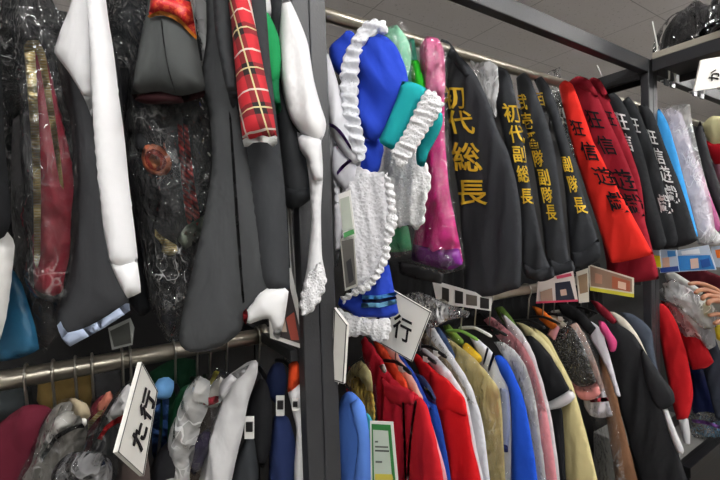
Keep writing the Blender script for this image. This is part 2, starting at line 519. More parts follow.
def one(name, label, cat, group, pl, part, pts, mat, cover=None, **kw):
    t = Thing(name, label, cat, group, pl)
    s = t.sheet(part, pts, mat, **kw)
    if cover:
        t.sheet('plastic_cover', pts, cover, T=kw.get('T', .018) + 0.012, fold=(0.006, 14, 10), crumple=0.006, single=True, off=kw.get('off', 0), grow=(1.05, 1.02))
    t.end()
    return t

# ================================================================== SETTING
LS = 54.0
MET = plain('black_powder_coated_steel', '#2b2c2f', rough=0.45, spec=0.5, bump=300)
STEEL = plain('brushed_steel_tube', '#b8b2a4', rough=0.32, metal=0.9)
PANEL = plain('dark_back_board', '#0b0b0c', rough=0.7)  # added board, coloured near black for the shade behind the clothes
WHITEP = plain('white_plastic', '#efeeea', rough=0.4)
BLACKP = plain('black_plastic', '#141416', rough=0.35)
FILM = film('clear_film', veil=.01, streak=.22, rot=.4, thr=.82, dist=.008, scale=20)
FILM_HEAVY = film('crumpled_clear_film', veil=.012, streak=.32, scale=32, rot=1.15, thr=.80, dist=.011)
FILM_FROST = film('milky_clear_film', veil=.30, streak=.45, scale=20, rot=.3, thr=.75, dist=.008)
FILM_DARK = film('thin_clear_film', veil=.008, streak=.35, scale=26, rot=1.0, thr=.83, dist=.010)
FILM_WRAP = film('taut_clear_film', veil=.02, streak=.25, scale=7, rot=.6, thr=.85, dist=.012)

def ceiling_mat():
    m, nt, out = newmat('mineral_fibre_ceiling')
    tc = N(nt, 'ShaderNodeTexCoord')
    sx = N(nt, 'ShaderNodeSeparateXYZ'); nt.links.new(tc.outputs['Object'], sx.inputs[0])
    seam = math_n(nt, 'MAXIMUM', stripes(nt, sx.outputs[0], 0.91, 0.008, 0.3), stripes(nt, sx.outputs[1], 0.455, 0.014, 0.2))
    nz = N(nt, 'ShaderNodeTexNoise', Scale=55.0, Detail=2.0); nt.links.new(tc.outputs['Object'], nz.inputs['Vector'])
    hole = math_n(nt, 'GREATER_THAN', nz.outputs[0], 0.665)
    n2 = N(nt, 'ShaderNodeTexNoise', Scale=3.0, Detail=5.0); nt.links.new(tc.outputs['Object'], n2.inputs['Vector'])
    c = mixc(nt, n2.outputs[0], lin('#dcd8d3'), lin('#e2dee2'))
    c = mixc(nt, math_n(nt, 'MULTIPLY', hole, 0.35), c, lin('#8c8884'))
    c = mixc(nt, math_n(nt, 'MULTIPLY', seam, 0.45), c, lin('#4a4846'))
    b = N(nt, 'ShaderNodeBsdfPrincipled', Roughness=0.95); nt.links.new(c, b.inputs['Base Color'])
    bp = N(nt, 'ShaderNodeBump', Strength=0.3, Distance=0.004); nt.links.new(nz.outputs[0], bp.inputs['Height']); nt.links.new(bp.outputs[0], b.inputs['Normal'])
    nt.links.new(b.outputs[0], out.inputs[0]); return m

def floor_mat():
    m, nt, out = newmat('vinyl_floor')
    tc = N(nt, 'ShaderNodeTexCoord')
    sx = N(nt, 'ShaderNodeSeparateXYZ'); nt.links.new(tc.outputs['Object'], sx.inputs[0])
    seam = math_n(nt, 'MAXIMUM', stripes(nt, sx.outputs[0], 0.45, 0.008), stripes(nt, sx.outputs[1], 0.45, 0.008))
    nz = N(nt, 'ShaderNodeTexNoise', Scale=8.0, Detail=5.0); nt.links.new(tc.outputs['Object'], nz.inputs['Vector'])
    c = mixc(nt, nz.outputs[0], lin('#8a867e'), lin('#98948c'))
    c = mixc(nt, math_n(nt, 'MULTIPLY', seam, 0.5), c, lin('#77736c'))
    b = N(nt, 'ShaderNodeBsdfPrincipled', Roughness=0.35); nt.links.new(c, b.inputs['Base Color'])
    nt.links.new(b.outputs[0], out.inputs[0]); return m

X0, X1, Y0, Y1, ZC = -4.0, 9.0, -3.2, 6.0, 2.95
wallm = plain('painted_wall', '#8f8d8a', rough=0.9)
bm = bmesh.new(); bm_box(bm, X0, X1, Y0, Y1, -0.1, 0.0); structure('floor', bm, floor_mat())
bm = bmesh.new(); bm_box(bm, X0, X1, Y0, Y1, ZC, ZC + 0.1); structure('ceiling', bm, ceiling_mat())
for nm, b in (('wall_left', (X0 - .1, X0, Y0, Y1)), ('wall_right', (X1, X1 + .1, Y0, Y1)), ('wall_front', (X0, X1, Y0 - .1, Y0)), ('wall_back', (X0, X1, Y1, Y1 + .1))):
    bm = bmesh.new(); bm_box(bm, *b, 0, ZC); structure(nm, bm, wallm)

# ---- racks
YF = 0.76
xa = at_y(292.5, 30, YF).x; xb = at_y(310, 30, YF).x; xc = at_y(327.3, 30, YF).x
xd = at_y(649, 90, YF).x
PW = xb - xa; PD = 0.032
zb = at_y(648.7, 71.9, YF).z               # underside of the top beam
YB = 1.27
YR = 1.00
zu = at_y(330, 16, YR).z; zl = at_y(130, 358.5, YR).z
BT = zb + 0.055

def rack(label, x0, x1):
    r = bpy.data.objects.new('garment_rack', None); r.location = ((x0 + x1) / 2, (YF + YB) / 2, 0); COL.objects.link(r)
    tag(r, label, 'clothes rack', 'steel racks along the aisle')
    def part(name, fn, mat, smooth=False):
        bm = bmesh.new(); fn(bm); o = mesh_obj(name, bm, mat, None, smooth)
        o.data.transform(Matrix.Translation(-r.location)); o.parent = r; return o
    for x in (x0, x1 - PW):
        for y in (YF, YB - PD):
            part('post', lambda bm: bm_box(bm, x, x + PW - .0006, y, y + PD, 0.0, BT, 0.003), MET)
        part('cross_bar', lambda bm: bm_box(bm, x + .002, x + PW - .003, YF + PD, YB - PD, zb, BT - .012, 0.003), MET)
        part('cross_bar', lambda bm: bm_box(bm, x + .002, x + PW - .003, YF + PD, YB - PD, 0.12, 0.16, 0.003), MET)
    for y in (YF, YB - PD):
        if y == YF: part('top_beam', lambda bm: bm_box(bm, x0 + PW - .0006, x1 - PW, y, y + PD, zb, BT, 0.003), MET)
        part('base_beam', lambda bm: bm_box(bm, x0 + PW - .0006, x1 - PW, y, y + PD, 0.12, 0.16, 0.003), MET)
    for z in (zu, zl):
        part('hanging_rail', lambda bm: bm_tube(bm, [(x0 + .006 + k * (x1 - x0 - .012) / 6, YR, z) for k in range(7)], 0.019, 18), STEEL, True)
        for x in (x0 + PW - .001, x1 - PW - .013):
            part('rail_socket', lambda bm: bm_tube(bm, [(x, YR, z), (x + .014, YR, z)], 0.028, 18), STEEL, True)
            part('rail_bracket', lambda bm: bm_box(bm, x - .004 if x > (x0 + x1) / 2 else x, x + .012, YF + PD, YB - PD, z - .012, z + .012, .002), MET)
    part('back_panel', lambda bm: bm_box(bm, x0 + .002, x1 - .002, YB - PD - .012, YB - PD - .002, 0.16, min(2.06, zu - .03)), PANEL)
    part('base_shelf', lambda bm: bm_box(bm, x0 + PW, x1 - PW, YF + PD, YB - PD - .014, 0.15, 0.165), MET)
    return r
BAY = xd + PW - xb
rack('black steel garment rack at the near end of the row', xb - BAY, xb)
rack('black steel garment rack in the middle of the row with gold lettered jackets', xb + .0004, xd + PW)
rack('black steel garment rack at the far end of the row beyond the second post', xd + PW + .0004, xd + PW + BAY)
XS = xd + PW                               # seam of the second pair of posts

# ---- overhead shelf bridging the aisle with helmets
t = Thing('overhead_shelf', 'dark overhead shelf bridging the aisle with black helmets standing on it', 'shelf')
zs = BT + 0.004
def addbox(t, name, mat, *b, bev=0.002):
    bm = bmesh.new(); bm_box(bm, *b, bev); return t.raw(name, bm, mat, smooth=False)
sx0, sx1 = XS - PW, XS + 0.24
addbox(t, 'shelf_board', MET, sx0 + .012, sx1 - .012, -1.9, YF - .012, zs - .03, zs)
for x in (sx0, sx1 - .012):
    addbox(t, 'side_rail', plain('light_steel_edge', '#c9c3b4', rough=.4, metal=.5), x, x + .0115, -1.9, YF - .012, zs - .012, zs + .014)
for x in (sx0, sx1 - .012):
    addbox(t, 'side_beam', MET, x, x + .0115, -1.9, YF - .012, zs - .06, zs - .0125)
for y in (-1.9, -1.2, -.5, .2):
    addbox(t, 'support_bar', MET, sx0 + .0125, sx1 - .0125, y, y + .03, zs - .056, zs - .031)
for x in (sx0, sx1 - .03):
    addbox(t, 'leg', MET, x, x + .03, -1.93, -1.9005, 0, zs)
t.end()

def helmet(x, y, z, s, rz, label):
    t = Thing('helmet', label, 'helmet', 'black helmets on the overhead shelf')
    BL = plain('gloss_black_shell', '#15161c', rough=0.14, coat=0.6)
    def place(bm):
        bmesh.ops.transform(bm, matrix=Matrix.Translation((x, y, z)) @ Matrix.Rotation(rz, 4, 'Z'), verts=bm.verts[:])
    bm = bmesh.new(); bmesh.ops.create_uvsphere(bm, u_segments=36, v_segments=24, radius=1)
    for v in bm.verts:
        zz = v.co.z
        if zz < -0.25: v.co.x *= 0.96; v.co.y *= 0.96; v.co.z = -0.25 + (zz + .25) * .12
        v.co.x *= 0.125 * s * (1.08 if v.co.x < 0 else 1.0); v.co.y *= 0.105 * s; v.co.z = v.co.z * 0.165 * s + .055 * s
    place(bm); t.raw('shell', bm, BL)
    bm = bmesh.new()
    bm_tube(bm, [(0.132 * s * math.cos(a), 0.112 * s * math.sin(a), .02 * s) for a in [i * math.pi / 16 for i in range(33)]], .007 * s, 8)
    place(bm); t.raw('rim', bm, BLACKP)
    bm = bmesh.new(); rows = []
    for j in range(4):
        rows.append([bm.verts.new(((0.12 + .02 * j) * s * math.cos(a), (0.102 + .004 * j) * s * math.sin(a), (.055 - .008 * j) * s)) for a in [-1.0 + i * .125 for i in range(17)]])
    for a, b in zip(rows, rows[1:]):
        for i in range(16): bm.faces.new((a[i], a[i + 1], b[i + 1], b[i]))
    bmesh.ops.solidify(bm, geom=bm.faces[:], thickness=.003)
    place(bm); t.raw('peak', bm, BL)
    bm = bmesh.new(); bmesh.ops.create_uvsphere(bm, u_segments=30, v_segments=20, radius=1)
    for v in bm.verts:
        k = 1 + .05 * math.sin(9 * v.co.x + 4 * v.co.z) + .05 * math.sin(11 * v.co.y + 7 * v.co.z)
        v.co.x *= .15 * s * k; v.co.y *= .12 * s * k; v.co.z = max(v.co.z * .172 * s * k + .056 * s, 0.001)
    uvl = bm.loops.layers.uv.new('uv')
    for f in bm.faces:
        for l in f.loops: l[uvl].uv = (l.vert.co.x + l.vert.co.y, l.vert.co.z)
    place(bm); t.raw('plastic_wrap', bm, FILM_WRAP)
    t.end()
helmet(2.085, .675, zs + .012, .86, math.radians(70), 'black wrapped helmet on the overhead shelf, next to the post')
helmet(1.985, .455, zs + .012, .86, math.radians(95), 'black wrapped helmet on the overhead shelf, cut by the picture edge')
p = at_y(645, 60, YF - .02)
t = Thing('cable_tie', 'white cable tie tail standing up from the overhead shelf end', 'cable tie')
bm = bmesh.new(); a = at_y(646, 61, YF - .014); b = at_y(641, 31, YF - .014)
bm_tube(bm, [Vector((sx0 + .006, YF - .03, zs + .0145)) + (b - a) * k / 5 + Vector((0.004 * math.sin(k), 0, 0)) for k in range(6)], [.0032, .003, .0028, .0026, .0024, .0018], 6); t.raw('cable_tie', bm, WHITEP); t.end()
t = Thing('cable_tie', 'white cable tie tail curling above the dark red jackets', 'cable tie')
bm = bmesh.new(); bm_tube(bm, [at_y(602, 78, .98), at_y(600, 72, .98), at_y(597, 65, .98)], [.003, .0026, .002], 6); t.raw('cable_tie', bm, WHITEP); t.end()

# ---- ceiling lights (outside the frame): bare fluorescent tubes hung a little below the ceiling
LM, nt, out = newmat('fluorescent_tube'); em = N(nt, 'ShaderNodeEmission', Strength=LS); em.inputs['Color'].default_value = (1.0, 0.985, 0.965, 1); nt.links.new(em.outputs[0], out.inputs[0])
def ceiling_light(x, y, label, group):
    t = Thing('ceiling_light', label, 'ceiling light', group)
    addbox(t, 'housing', WHITEP, x - .64, x + .64, y - .13, y + .13, ZC - .11, ZC - .06)
    for s in (-.5, .5): addbox(t, 'hanger', WHITEP, x + s - .02, x + s + .02, y - .02, y + .02, ZC - .0595, ZC - .001)
    for s in (-.075, .075):
        bm = bmesh.new(); bm_tube(bm, [(x - .6, y + s, ZC - .14), (x + .6, y + s, ZC - .14)], .02, 8); t.raw('tube', bm, LM)
    t.end()
ordw = ('first', 'second', 'third', 'fourth', 'fifth')
for y, nm, xs in ((-0.45, 'over the aisle', (-2.2, -.4, 1.4, 3.2, 5.0)), (-2.4, 'behind the aisle', (-.4, 1.4, 3.2, 5.0)), (4.4, 'added beyond the racks to brighten the ceiling', (-1.0, 1.4, 3.8, 6.2))):  # row beyond racks added for the ceiling, last two behind aisle as fill
    for i, x in enumerate(xs):
        ceiling_light(x, y, 'white twin tube ceiling light %s, %s from the near end' % (nm, ordw[i]), 'fluorescent ceiling lights ' + nm)
W = bpy.data.worlds.new('world'); SC.world = W; W.use_nodes = True
W.node_tree.nodes['Background'].inputs[0].default_value = (0.9, 0.95, 1.0, 1); W.node_tree.nodes['Background'].inputs[1].default_value = 0.15
SC.view_settings.view_transform = 'Standard'; SC.view_settings.look = 'None'; SC.view_settings.gamma = 1.0
SC.view_settings.exposure = 0.0
try: SC.view_settings.use_curve_mapping = False
except Exception: pass

# ================================================================== UPPER RAIL, NEAR RACK
UL = 'costumes on the near upper rail'
CH = '#3b3d40'          # charcoal suiting
BK = '#1c1d20'
def P(px, Y, yaw=30, tilt=0): return Plane(px, Y, yaw, tilt)

# behind everything: dark coats further back on the rail
t = Thing('coat', 'black coat in clear plastic at the far left end of the upper rail', 'coat', UL, P(10, .95, 25))
t.sheet('body', [(-60, -70), (30, -70), (52, 0), (70, 40), (72, 120), (60, 230), (52, 300), (24, 285), (-5, 262), (-70, 262)], cloth('#17181b'), T=.03, fold=(.016, 14, 0))
t.sheet('plastic_cover', [(-40, -70), (40, -70), (62, 10), (75, 60), (70, 160), (52, 292), (10, 275), (-40, 262)], FILM_HEAVY, T=.04, fold=(.008, 20, 15), crumple=.012, single=True, off=.006, step=.008)
t.end()
one('shirt', 'white shirt tail hanging lowest at the left picture edge', 'shirt', UL, P(0, .80, 30), 'body',
    [(-60, 250), (-10, 225), (8, 232), (14, 244), (12, 262), (9, 290), (5, 320), (-3, 345), (-60, 345)], cloth('#d9d8d6'), T=.02, fold=(.012, 22, -10))
one('tunic', 'black tunic hem hanging over the white shirt tail at the left edge', 'tunic', UL, P(0, .775, 30), 'body',
    [(-60, -60), (-8, -60), (0, 60), (4, 150), (9, 200), (9, 228), (-2, 240), (-60, 250)], cloth('#131417'), T=.022, fold=(.01, 18, 0))
one('skirt', 'teal blue satin skirt corner below the dark grey coat at far left', 'skirt', UL, P(15, .86, 30), 'body',
    [(-30, 275), (12, 268), (22, 285), (34, 322), (39, 350), (20, 358), (-5, 362), (-40, 362)], satin('#1f5a7c'), T=.015, fold=(.01, 22, 0))
t = Thing('coat', 'dark grey coat panel in plastic below the gold trimmed red robe', 'coat', UL, P(38, .885, 30))
t.sheet('body', [(13, 120), (30, 110), (52, 160), (64, 260), (62, 300), (57, 332), (44, 349), (36, 350), (28, 318), (16, 272), (12, 200)], cloth('#403f41'), T=.014, fold=(.008, 14, 10))
t.sheet('plastic_cover', [(12, 180), (58, 180), (66, 280), (60, 330), (40, 356), (26, 318), (12, 275)], FILM_DARK, T=.02, fold=(.006, 18, 20), crumple=.008, single=True, off=.008)
t.end()
t = Thing('robe', 'wine red robe with gold braid edging in a clear plastic cover', 'robe', UL, P(45, .83, 30))
b = t.sheet('body', [(30, 50), (44, 52), (56, 95), (66, 140), (72, 180), (71, 230), (66, 270), (62, 292), (50, 297), (36, 290), (33, 265), (36, 200), (32, 120)], satin('#8e1a30', .42), T=.026, fold=(.014, 26, 5))
t.sheet('gold_braid', [(24, 46), (28, 40), (33, 40), (35, 50), (37, 90), (40, 150), (41, 210), (40, 258), (37, 270), (34, 262), (33.5, 210), (33, 170), (30, 120), (26, 74)], gold_braid(), T=.006, fold=(.001, 20, 0), off=.034, label='gold braid edging')
t.sheet('gold_braid', [(31, 40), (38, 40), (45, 54), (50, 84), (56, 124), (62, 172), (64, 190), (60.5, 186), (54, 150), (47, 108), (41, 72), (36, 52)], gold_braid(), T=.006, fold=(.001, 20, 0), off=.036, label='gold braid edging')
t.sheet('plastic_cover', [(14, -40), (52, -40), (60, 40), (72, 120), (76, 190), (70, 275), (62, 300), (44, 304), (28, 280), (24, 180), (16, 60)], FILM, T=.05, fold=(.008, 20, 10), crumple=.007, single=True, off=.016, step=.009)
t.end()
t = Thing('cape', 'charcoal cape with a pale blue hem band under the white sleeve', 'cape', UL, P(92, .80, 28))
b = t.sheet('body', [(56, 60), (72, 40), (100, 20), (118, 60), (126, 160), (130, 250), (128, 306), (100, 322), (66, 344), (60, 334), (57, 318), (68, 268), (72, 200), (71, 130), (62, 90)], cloth('#36373a'), T=.014, fold=(.007, 13, 5))
t.sheet('hem_band', [(53, 327), (58, 322), (64, 334), (80, 330), (104, 317), (126, 302), (128.5, 311), (105, 327), (64, 349.5), (59, 342)], satin('#aebcd6', .6), T=.002, fold=(.001, 20, 0), under=b, off=.003, label='pale blue satin hem band')
t.end()
t = Thing('shirt', 'big white shirt sleeve hanging in front of the charcoal cape', 'shirt', UL, P(95, .725, 30))
t.sheet('body', [(76, -80), (94, -80), (94, 0), (94, 60), (92, 118), (84, 98), (68, 72), (53.5, 52), (60, 30), (71, 0)], cloth('#dcdcde', var=.02), T=.016, fold=(.006, 12, 10), label='white shirt front')
t.sheet('sleeve', [(90, -80), (100, -80), (106, 0), (113, 50), (121, 110), (128, 180), (134, 225), (138, 262), (124, 270), (110, 262), (104, 228), (98, 175), (92, 115), (90, 50), (88, 0)], cloth('#e2e2e4', var=.02), T=.032, fold=(.009, 15, -10), off=.012)
t.sheet('cuff', [(108, 258), (122, 262), (137, 256), (141.5, 292), (128, 299), (120, 286)], cloth('#e6e6e8', var=.02), T=.022, fold=(.005, 22, -14), off=.014)
t.end()
t = Thing('jacket', 'dark jacket in shiny plastic squeezed right of the white sleeve', 'jacket', UL, P(120, .86, 30))
t.sheet('body', [(100, -70), (150, -70), (150, 40), (140, 90), (133, 150), (140, 240), (152, 310), (140, 318), (128, 300), (122, 200), (112, 100)], cloth('#202226'), T=.02, fold=(.014, 18, 0))
t.sheet('plastic_cover', [(102, -60), (148, -60), (146, 20), (136, 70), (130, 110), (128, 150), (124, 150), (116, 90), (108, 30)], FILM_HEAVY, T=.05, fold=(.006, 24, 10), crumple=.012, single=True, off=.018, step=.007)
t.end()
# bagged black jacket with an orange crest
t = Thing('jacket', 'black braided jacket with round orange crest in a shiny plastic bag', 'jacket', UL, P(165, .80, 25))
b = t.sheet('body', [(132, 60), (205, 60), (213, 120), (214, 170), (206, 215), (194, 255), (184, 300), (180, 330), (170, 338), (160, 322), (150, 285), (140, 235), (128, 188), (123, 150), (126, 112)], cloth('#17181c', rough=.5), T=.04, fold=(.014, 14, 10))
t.sheet('crest', [(141, 158), (144, 146), (155, 143), (167, 153), (171, 166), (165, 176), (154, 175), (145, 169)], plain('crest_orange', '#c06a48', rough=.5), T=.002, fold=(0, 10, 0), under=b, off=.002, label='round orange crest patch')
t.sheet('crest_ring', [(145, 158), (148, 150), (155, 148), (163, 155), (166, 164), (162, 171), (155, 171), (148, 166)], plain('crest_red', '#8e2f22', rough=.6), T=.001, fold=(0, 10, 0), under=b, off=.0045, label='dark red ring of the crest')
t.sheet('crest_flower', [(149, 159), (152, 153), (155, 156), (160, 156), (159, 161), (162, 166), (157, 166), (154, 169), (152, 164)], plain('crest_orange2', '#d08a60', rough=.5), T=.001, fold=(0, 10, 0), under=b, off=.0065, label='orange flower of the crest')
for k, x in enumerate((178, 184)):
    t.sheet('cord', [(x - 2.5, 122), (x + 2, 122), (x + 6, 170), (x + 11, 214), (x + 8, 228), (x + 5, 214), (x + .5, 170)], rope_red(), T=.006, fold=(0, 10, 0), under=b, off=.003, label='red twisted cord')
t.sheet('tassel', [(152, 229), (156, 234), (165, 240), (176, 246), (175, 254), (166, 257), (158, 252), (160, 244), (152, 238)], gold_braid(), T=.01, fold=(.002, 40, 0), under=b, off=.004, label='gold tassel')
t.sheet('paper_tag', [(176, 240), (183, 226), (196, 216), (206, 212), (200, 228), (190, 243), (182, 250)], plain('sage_card', '#5e665a', rough=.5), T=.001, fold=(0, 10, 0), under=b, off=.004, sharp=True, label='grey green paper tag')
t.sheet('plastic_cover', [(126, 60), (206, 60), (216, 120), (216, 175), (208, 222), (196, 262), (188, 305), (183, 336), (170, 343), (156, 325), (146, 285), (136, 235), (124, 190), (119, 150), (122, 105)], FILM_HEAVY, T=.058, fold=(.01, 18, 60), crumple=.009, single=True, off=.002, step=.008)
t.end()
# grey sleeve with brocade cuff
t = Thing('coat', 'charcoal coat sleeve with red brocade and orange piping across the top', 'coat', UL, P(170, .715, 25))
b = t.sheet('sleeve', [(150, -70), (182, -70), (190, 0), (197, 40), (206, 90), (196, 93), (180, 96), (172, 94), (160, 91), (146, 93), (132, 95), (135, 70), (141, 35), (147, 5)], cloth('#454848'), T=.034, fold=(.005, 9, 5))
t.sheet('brocade_band', [(147, -8), (186, -8), (192, 30), (184, 21), (174, 13), (160, 11), (144, 11.5)], brocade(), T=.006, fold=(0, 10, 0), under=b, off=.002, label='red brocade band')
t.sheet('piping', [(143.5, 11), (160, 10), (174, 12), (184, 20), (192.5, 28), (193.5, 32), (184, 25), (174, 17), (160, 14.5), (143, 14.5)], cloth('#cf7f2a'), T=.005, fold=(0, 10, 0), under=b, off=.006, label='orange piping')
t.sheet('seam', [(160, 16), (161.2, 16), (165, 50), (170.5, 88), (169.5, 89), (163.8, 50)], cloth('#2c2e2e', crease=0), T=.001, fold=(0, 10, 0), under=b, off=.0015, label='seam crease down the sleeve with its shade painted dark')  # crease shade painted as a thin dark strip along the seam
t.sheet('lining', [(131.5, 94), (146, 91), (160, 89), (172, 92), (182, 94), (197, 91), (206, 89), (204, 97), (182, 103), (168, 104), (145, 104), (133, 99)], cloth('#2a0c10'), T=.012, fold=(0, 10, 0), off=-.012, label='red sleeve lining darkened with the shade of the opening')  # red lining, its colour darkened for the shade inside the sleeve
t.end()
t = Thing('jacket', 'clear plastic wrapped black jacket edge right of the brocade cuff', 'jacket', UL, P(200, .81, 30))
t.sheet('body', [(186, -70), (212, -70), (216, 20), (216, 90), (206, 96), (198, 50)], cloth('#2a2c30'), T=.02, fold=(.008, 20, 0))
t.sheet('plastic_cover', [(186, -60), (204, -60), (210, 10), (212, 60), (210, 82), (205, 84), (198, 40), (191, 0)], FILM_FROST, T=.05, fold=(.006, 26, 0), crumple=.008, single=True, off=.014, step=.007)
t.end()
# large robe
t = Thing('robe', 'long plain charcoal robe flaring out beside the plastic bagged jacket', 'robe', UL, P(220, .725, 28))
rb = t.sheet('body', [(208, -70), (232, -70), (236, 60), (244, 130), (262, 190), (280, 230), (276, 285), (262, 300), (246, 316), (240, 332), (222, 346), (204, 352), (188, 352), (179, 342), (182, 312), (194, 262), (206, 205), (212, 160), (208, 110), (200, 85), (206, 40), (206, 0)], cloth('#404244'), T=.016, fold=(.014, 8, 8))
t.sheet('fold_shade', [(228, 110), (229.5, 110), (235, 170), (240, 240), (244, 305), (242, 306), (237, 240), (232, 170)], cloth('#232426', crease=0), T=.001, fold=(0, 10, 0), under=rb, off=.0015, label='shade of the front fold painted as a dark strip')  # shade of a fold crease painted as a narrow dark strip
t.sheet('lapel', [(212, -60), (228, -60), (232, 40), (238, 100), (232, 110), (222, 70), (214, 20)], cloth('#36383b'), T=.008, fold=(.004, 14, 0), off=.05)
t.end()
t = Thing('coat', 'black coat sleeve with a wide white cuff next to the charcoal robe', 'coat', UL, P(265, .69, 28))
t.sheet('sleeve', [(238, -60), (262, -60), (270, 60), (278, 130), (284, 180), (288, 240), (290, 290), (276, 292), (264, 292), (256, 270), (250, 210), (246, 150), (240, 60)], cloth('#323437'), T=.03, fold=(.009, 12, 4))
t.sheet('cuff', [(260, 289), (274, 286), (289, 289), (287.5, 300), (284, 322), (279, 340), (274, 339), (272, 325), (268, 318), (258, 321), (247, 325), (243.5, 316), (252, 302)], cloth('#ededee', var=.02), T=.014, fold=(.007, 26, 25), off=.008, label='white cuff')
t.sheet('piping', [(243, 312), (247, 308), (248, 317), (246, 325), (243.5, 321)], cloth('#a8202a'), T=.004, fold=(0, 10, 0), off=.022, label='red edge of the cuff')
t.end()
t = Thing('shirt', 'red tartan sleeve with white turned cuff over the black sleeve', 'shirt', UL, P(253, .64, 28))
t.sheet('sleeve', [(226, -60), (246, -60), (251, 0), (258, 38), (266, 80), (273, 112), (277, 138), (262, 138), (243, 143), (239, 110), (235, 68), (231, 22), (228, 0)], plaid(), T=.03, fold=(.007, 14, 10))
t.sheet('cuff', [(242.5, 140), (250, 135), (262, 135), (272, 138), (277.5, 133), (277, 146), (274, 148), (266, 142), (252, 143), (245, 150)], cloth('#ecebe8', var=.02), T=.02, fold=(.002, 20, 0), off=.004, label='white turned cuff')
t.end()
t = Thing('shirt', 'white shirt collar poking out above the green sleeve', 'shirt', UL, P(264, .775, 30))
t.sheet('collar', [(254, -20), (266, -20), (271, 4), (271, 20), (262, 16), (254, 12)], cloth('#dfdfe0'), T=.012, fold=(.004, 20, 0)); t.end()
t = Thing('blouse', 'emerald green gathered sleeve between the tartan and white sleeves', 'blouse', UL, P(270, .735, 28))
t.sheet('sleeve', [(258, 10), (267, 11), (274, 24), (280, 42), (281, 60), (279, 80), (272, 86), (266, 82), (260, 56), (256, 28)], cloth('#18894e'), T=.024, fold=(.008, 24, 0))
t.sheet('cuff', [(265, 80), (272, 75), (279.5, 72), (279, 90), (282, 112), (274, 115), (270, 98)], cloth('#137044'), T=.014, fold=(.006, 34, 0))
t.end()
t = Thing('coat', 'charcoal coat sleeve with rolled end behind the emerald sleeve', 'coat', UL, P(290, .765, 28))
t.sheet('sleeve', [(266, -60), (286, -60), (290, 40), (298, 118), (306, 160), (311, 192), (303, 204), (290, 209), (284, 190), (278, 130), (272, 60)], cloth('#303235'), T=.024, fold=(.008, 14, 0))
t.sheet('rolled_end', [(283, 186), (297, 184), (310.5, 188), (311, 199), (300, 207), (289, 210), (284, 202)], cloth('#222427'), T=.03, fold=(.003, 20, 90), off=.002)
t.end()
one('trousers', 'slate grey trouser leg hanging under the rolled charcoal sleeve', 'trousers', UL, P(304, .80, 28), 'leg',
    [(292, 150), (308, 150), (314, 195), (312, 232), (309, 270), (306, 297), (301, 298), (298, 262), (295, 225)], cloth('#4b4f57'), T=.018, fold=(.008, 20, 0))
t = Thing('dress', 'white puff sleeve dress with lace hem hanging against the first post', 'dress', UL, P(312, .715, 28))
t.sheet('skirt', [(300, 130), (320, 130), (323, 170), (321, 210), (322, 256), (326, 280), (319, 300), (308, 312), (302, 312), (301, 296), (307, 268), (311, 220), (308, 170)], cloth('#e2e2e4', var=.02), T=.014, fold=(.01, 26, 0), off=-.012)
t.sheet('lace_hem', [(308, 275), (321, 262), (326, 282), (319, 302), (308, 315), (301, 314), (300, 300)], lace(scale=240.0), T=.004, fold=(.008, 40, 0), off=.004, scal=(.005, .022), label='scalloped lace hem')
t.sheet('sleeve', [(283, -8), (291, 2), (301, 24), (308, 44), (314, 80), (321, 106), (326, 122), (325, 133), (320, 142), (311, 140), (300, 132), (290, 118), (283, 92), (279, 60), (280, 25)], cloth('#efeff0', var=.02), T=.036, fold=(.013, 18, 8))
t.sheet('cuff_ruffle', [(297, 132), (308, 136), (322, 132), (321, 152), (323, 182), (312, 180), (307, 160), (300, 150)], cloth('#e8e8ea', var=.02), T=.014, fold=(.008, 40, 4), off=.004)
t.end()
# framed picture card below the coats
def card(name, label, pl, quad, patches, border='#e9e8e4', group=None, cat='card'):
    t = Thing(name, label, cat, group, pl)
    t.sheet('card', quad, plain('card_' + border.strip('#'), border, rough=.45), T=.002, flat=True, fold=(0, 10, 0), sharp=True, step=.03)
    for k, (nm, pts, hexc) in enumerate(patches):
        t.sheet(nm, pts, plain('print_' + hexc.strip('#'), hexc, rough=.4), T=.0008, flat=True, fold=(0, 10, 0), sharp=True, step=.03, off=.0028 + .0009 * k)
    t.end()
PC = 'picture cards hung between the costumes'
card('picture_card', 'framed costume photo card leaning under the white cuff', P(288, .79, 28), [(266, 272), (291, 268), (309, 351), (270, 338)],
     [('photo', [(271, 290), (289, 284), (304, 345), (274, 335)], '#3a3436'), ('figure', [(286, 318), (294, 312), (299, 340), (291, 340)], '#a34a3c'), ('figure', [(277, 310), (283, 306), (287, 332), (280, 332)], '#b9a99a')], group=PC)
card('picture_card', 'narrow white edged card hanging between grey trousers and black cuff', P(290, .83, 28), [(287, 200), (291, 206), (297, 296), (292, 300)], [('print', [(288, 206), (290, 210), (295.5, 292), (293, 294)], '#6a6866')], group=PC)
card('picture_card', 'small dark photo card low beside the cape and white cuff', P(122, .83, 28), [(108, 328), (130, 318), (134, 328), (132, 345), (112, 350)], [('photo', [(110, 331), (129, 322), (131, 343), (114, 347)], '#3d3f3c')], border='#8c8f8c', group=PC)

# ================================================================== UPPER RAIL, MIDDLE RACK
UM = 'costumes on the middle upper rail'
def Q(px, Y=.74, yaw=90, tilt=0, py=240): return Plane(px, Y, yaw, tilt, py)
GOLD = cloth('#ecc23c', rough=.5, crease=0)
JK = '#34363a'
BLUE = '#1f3fb4'

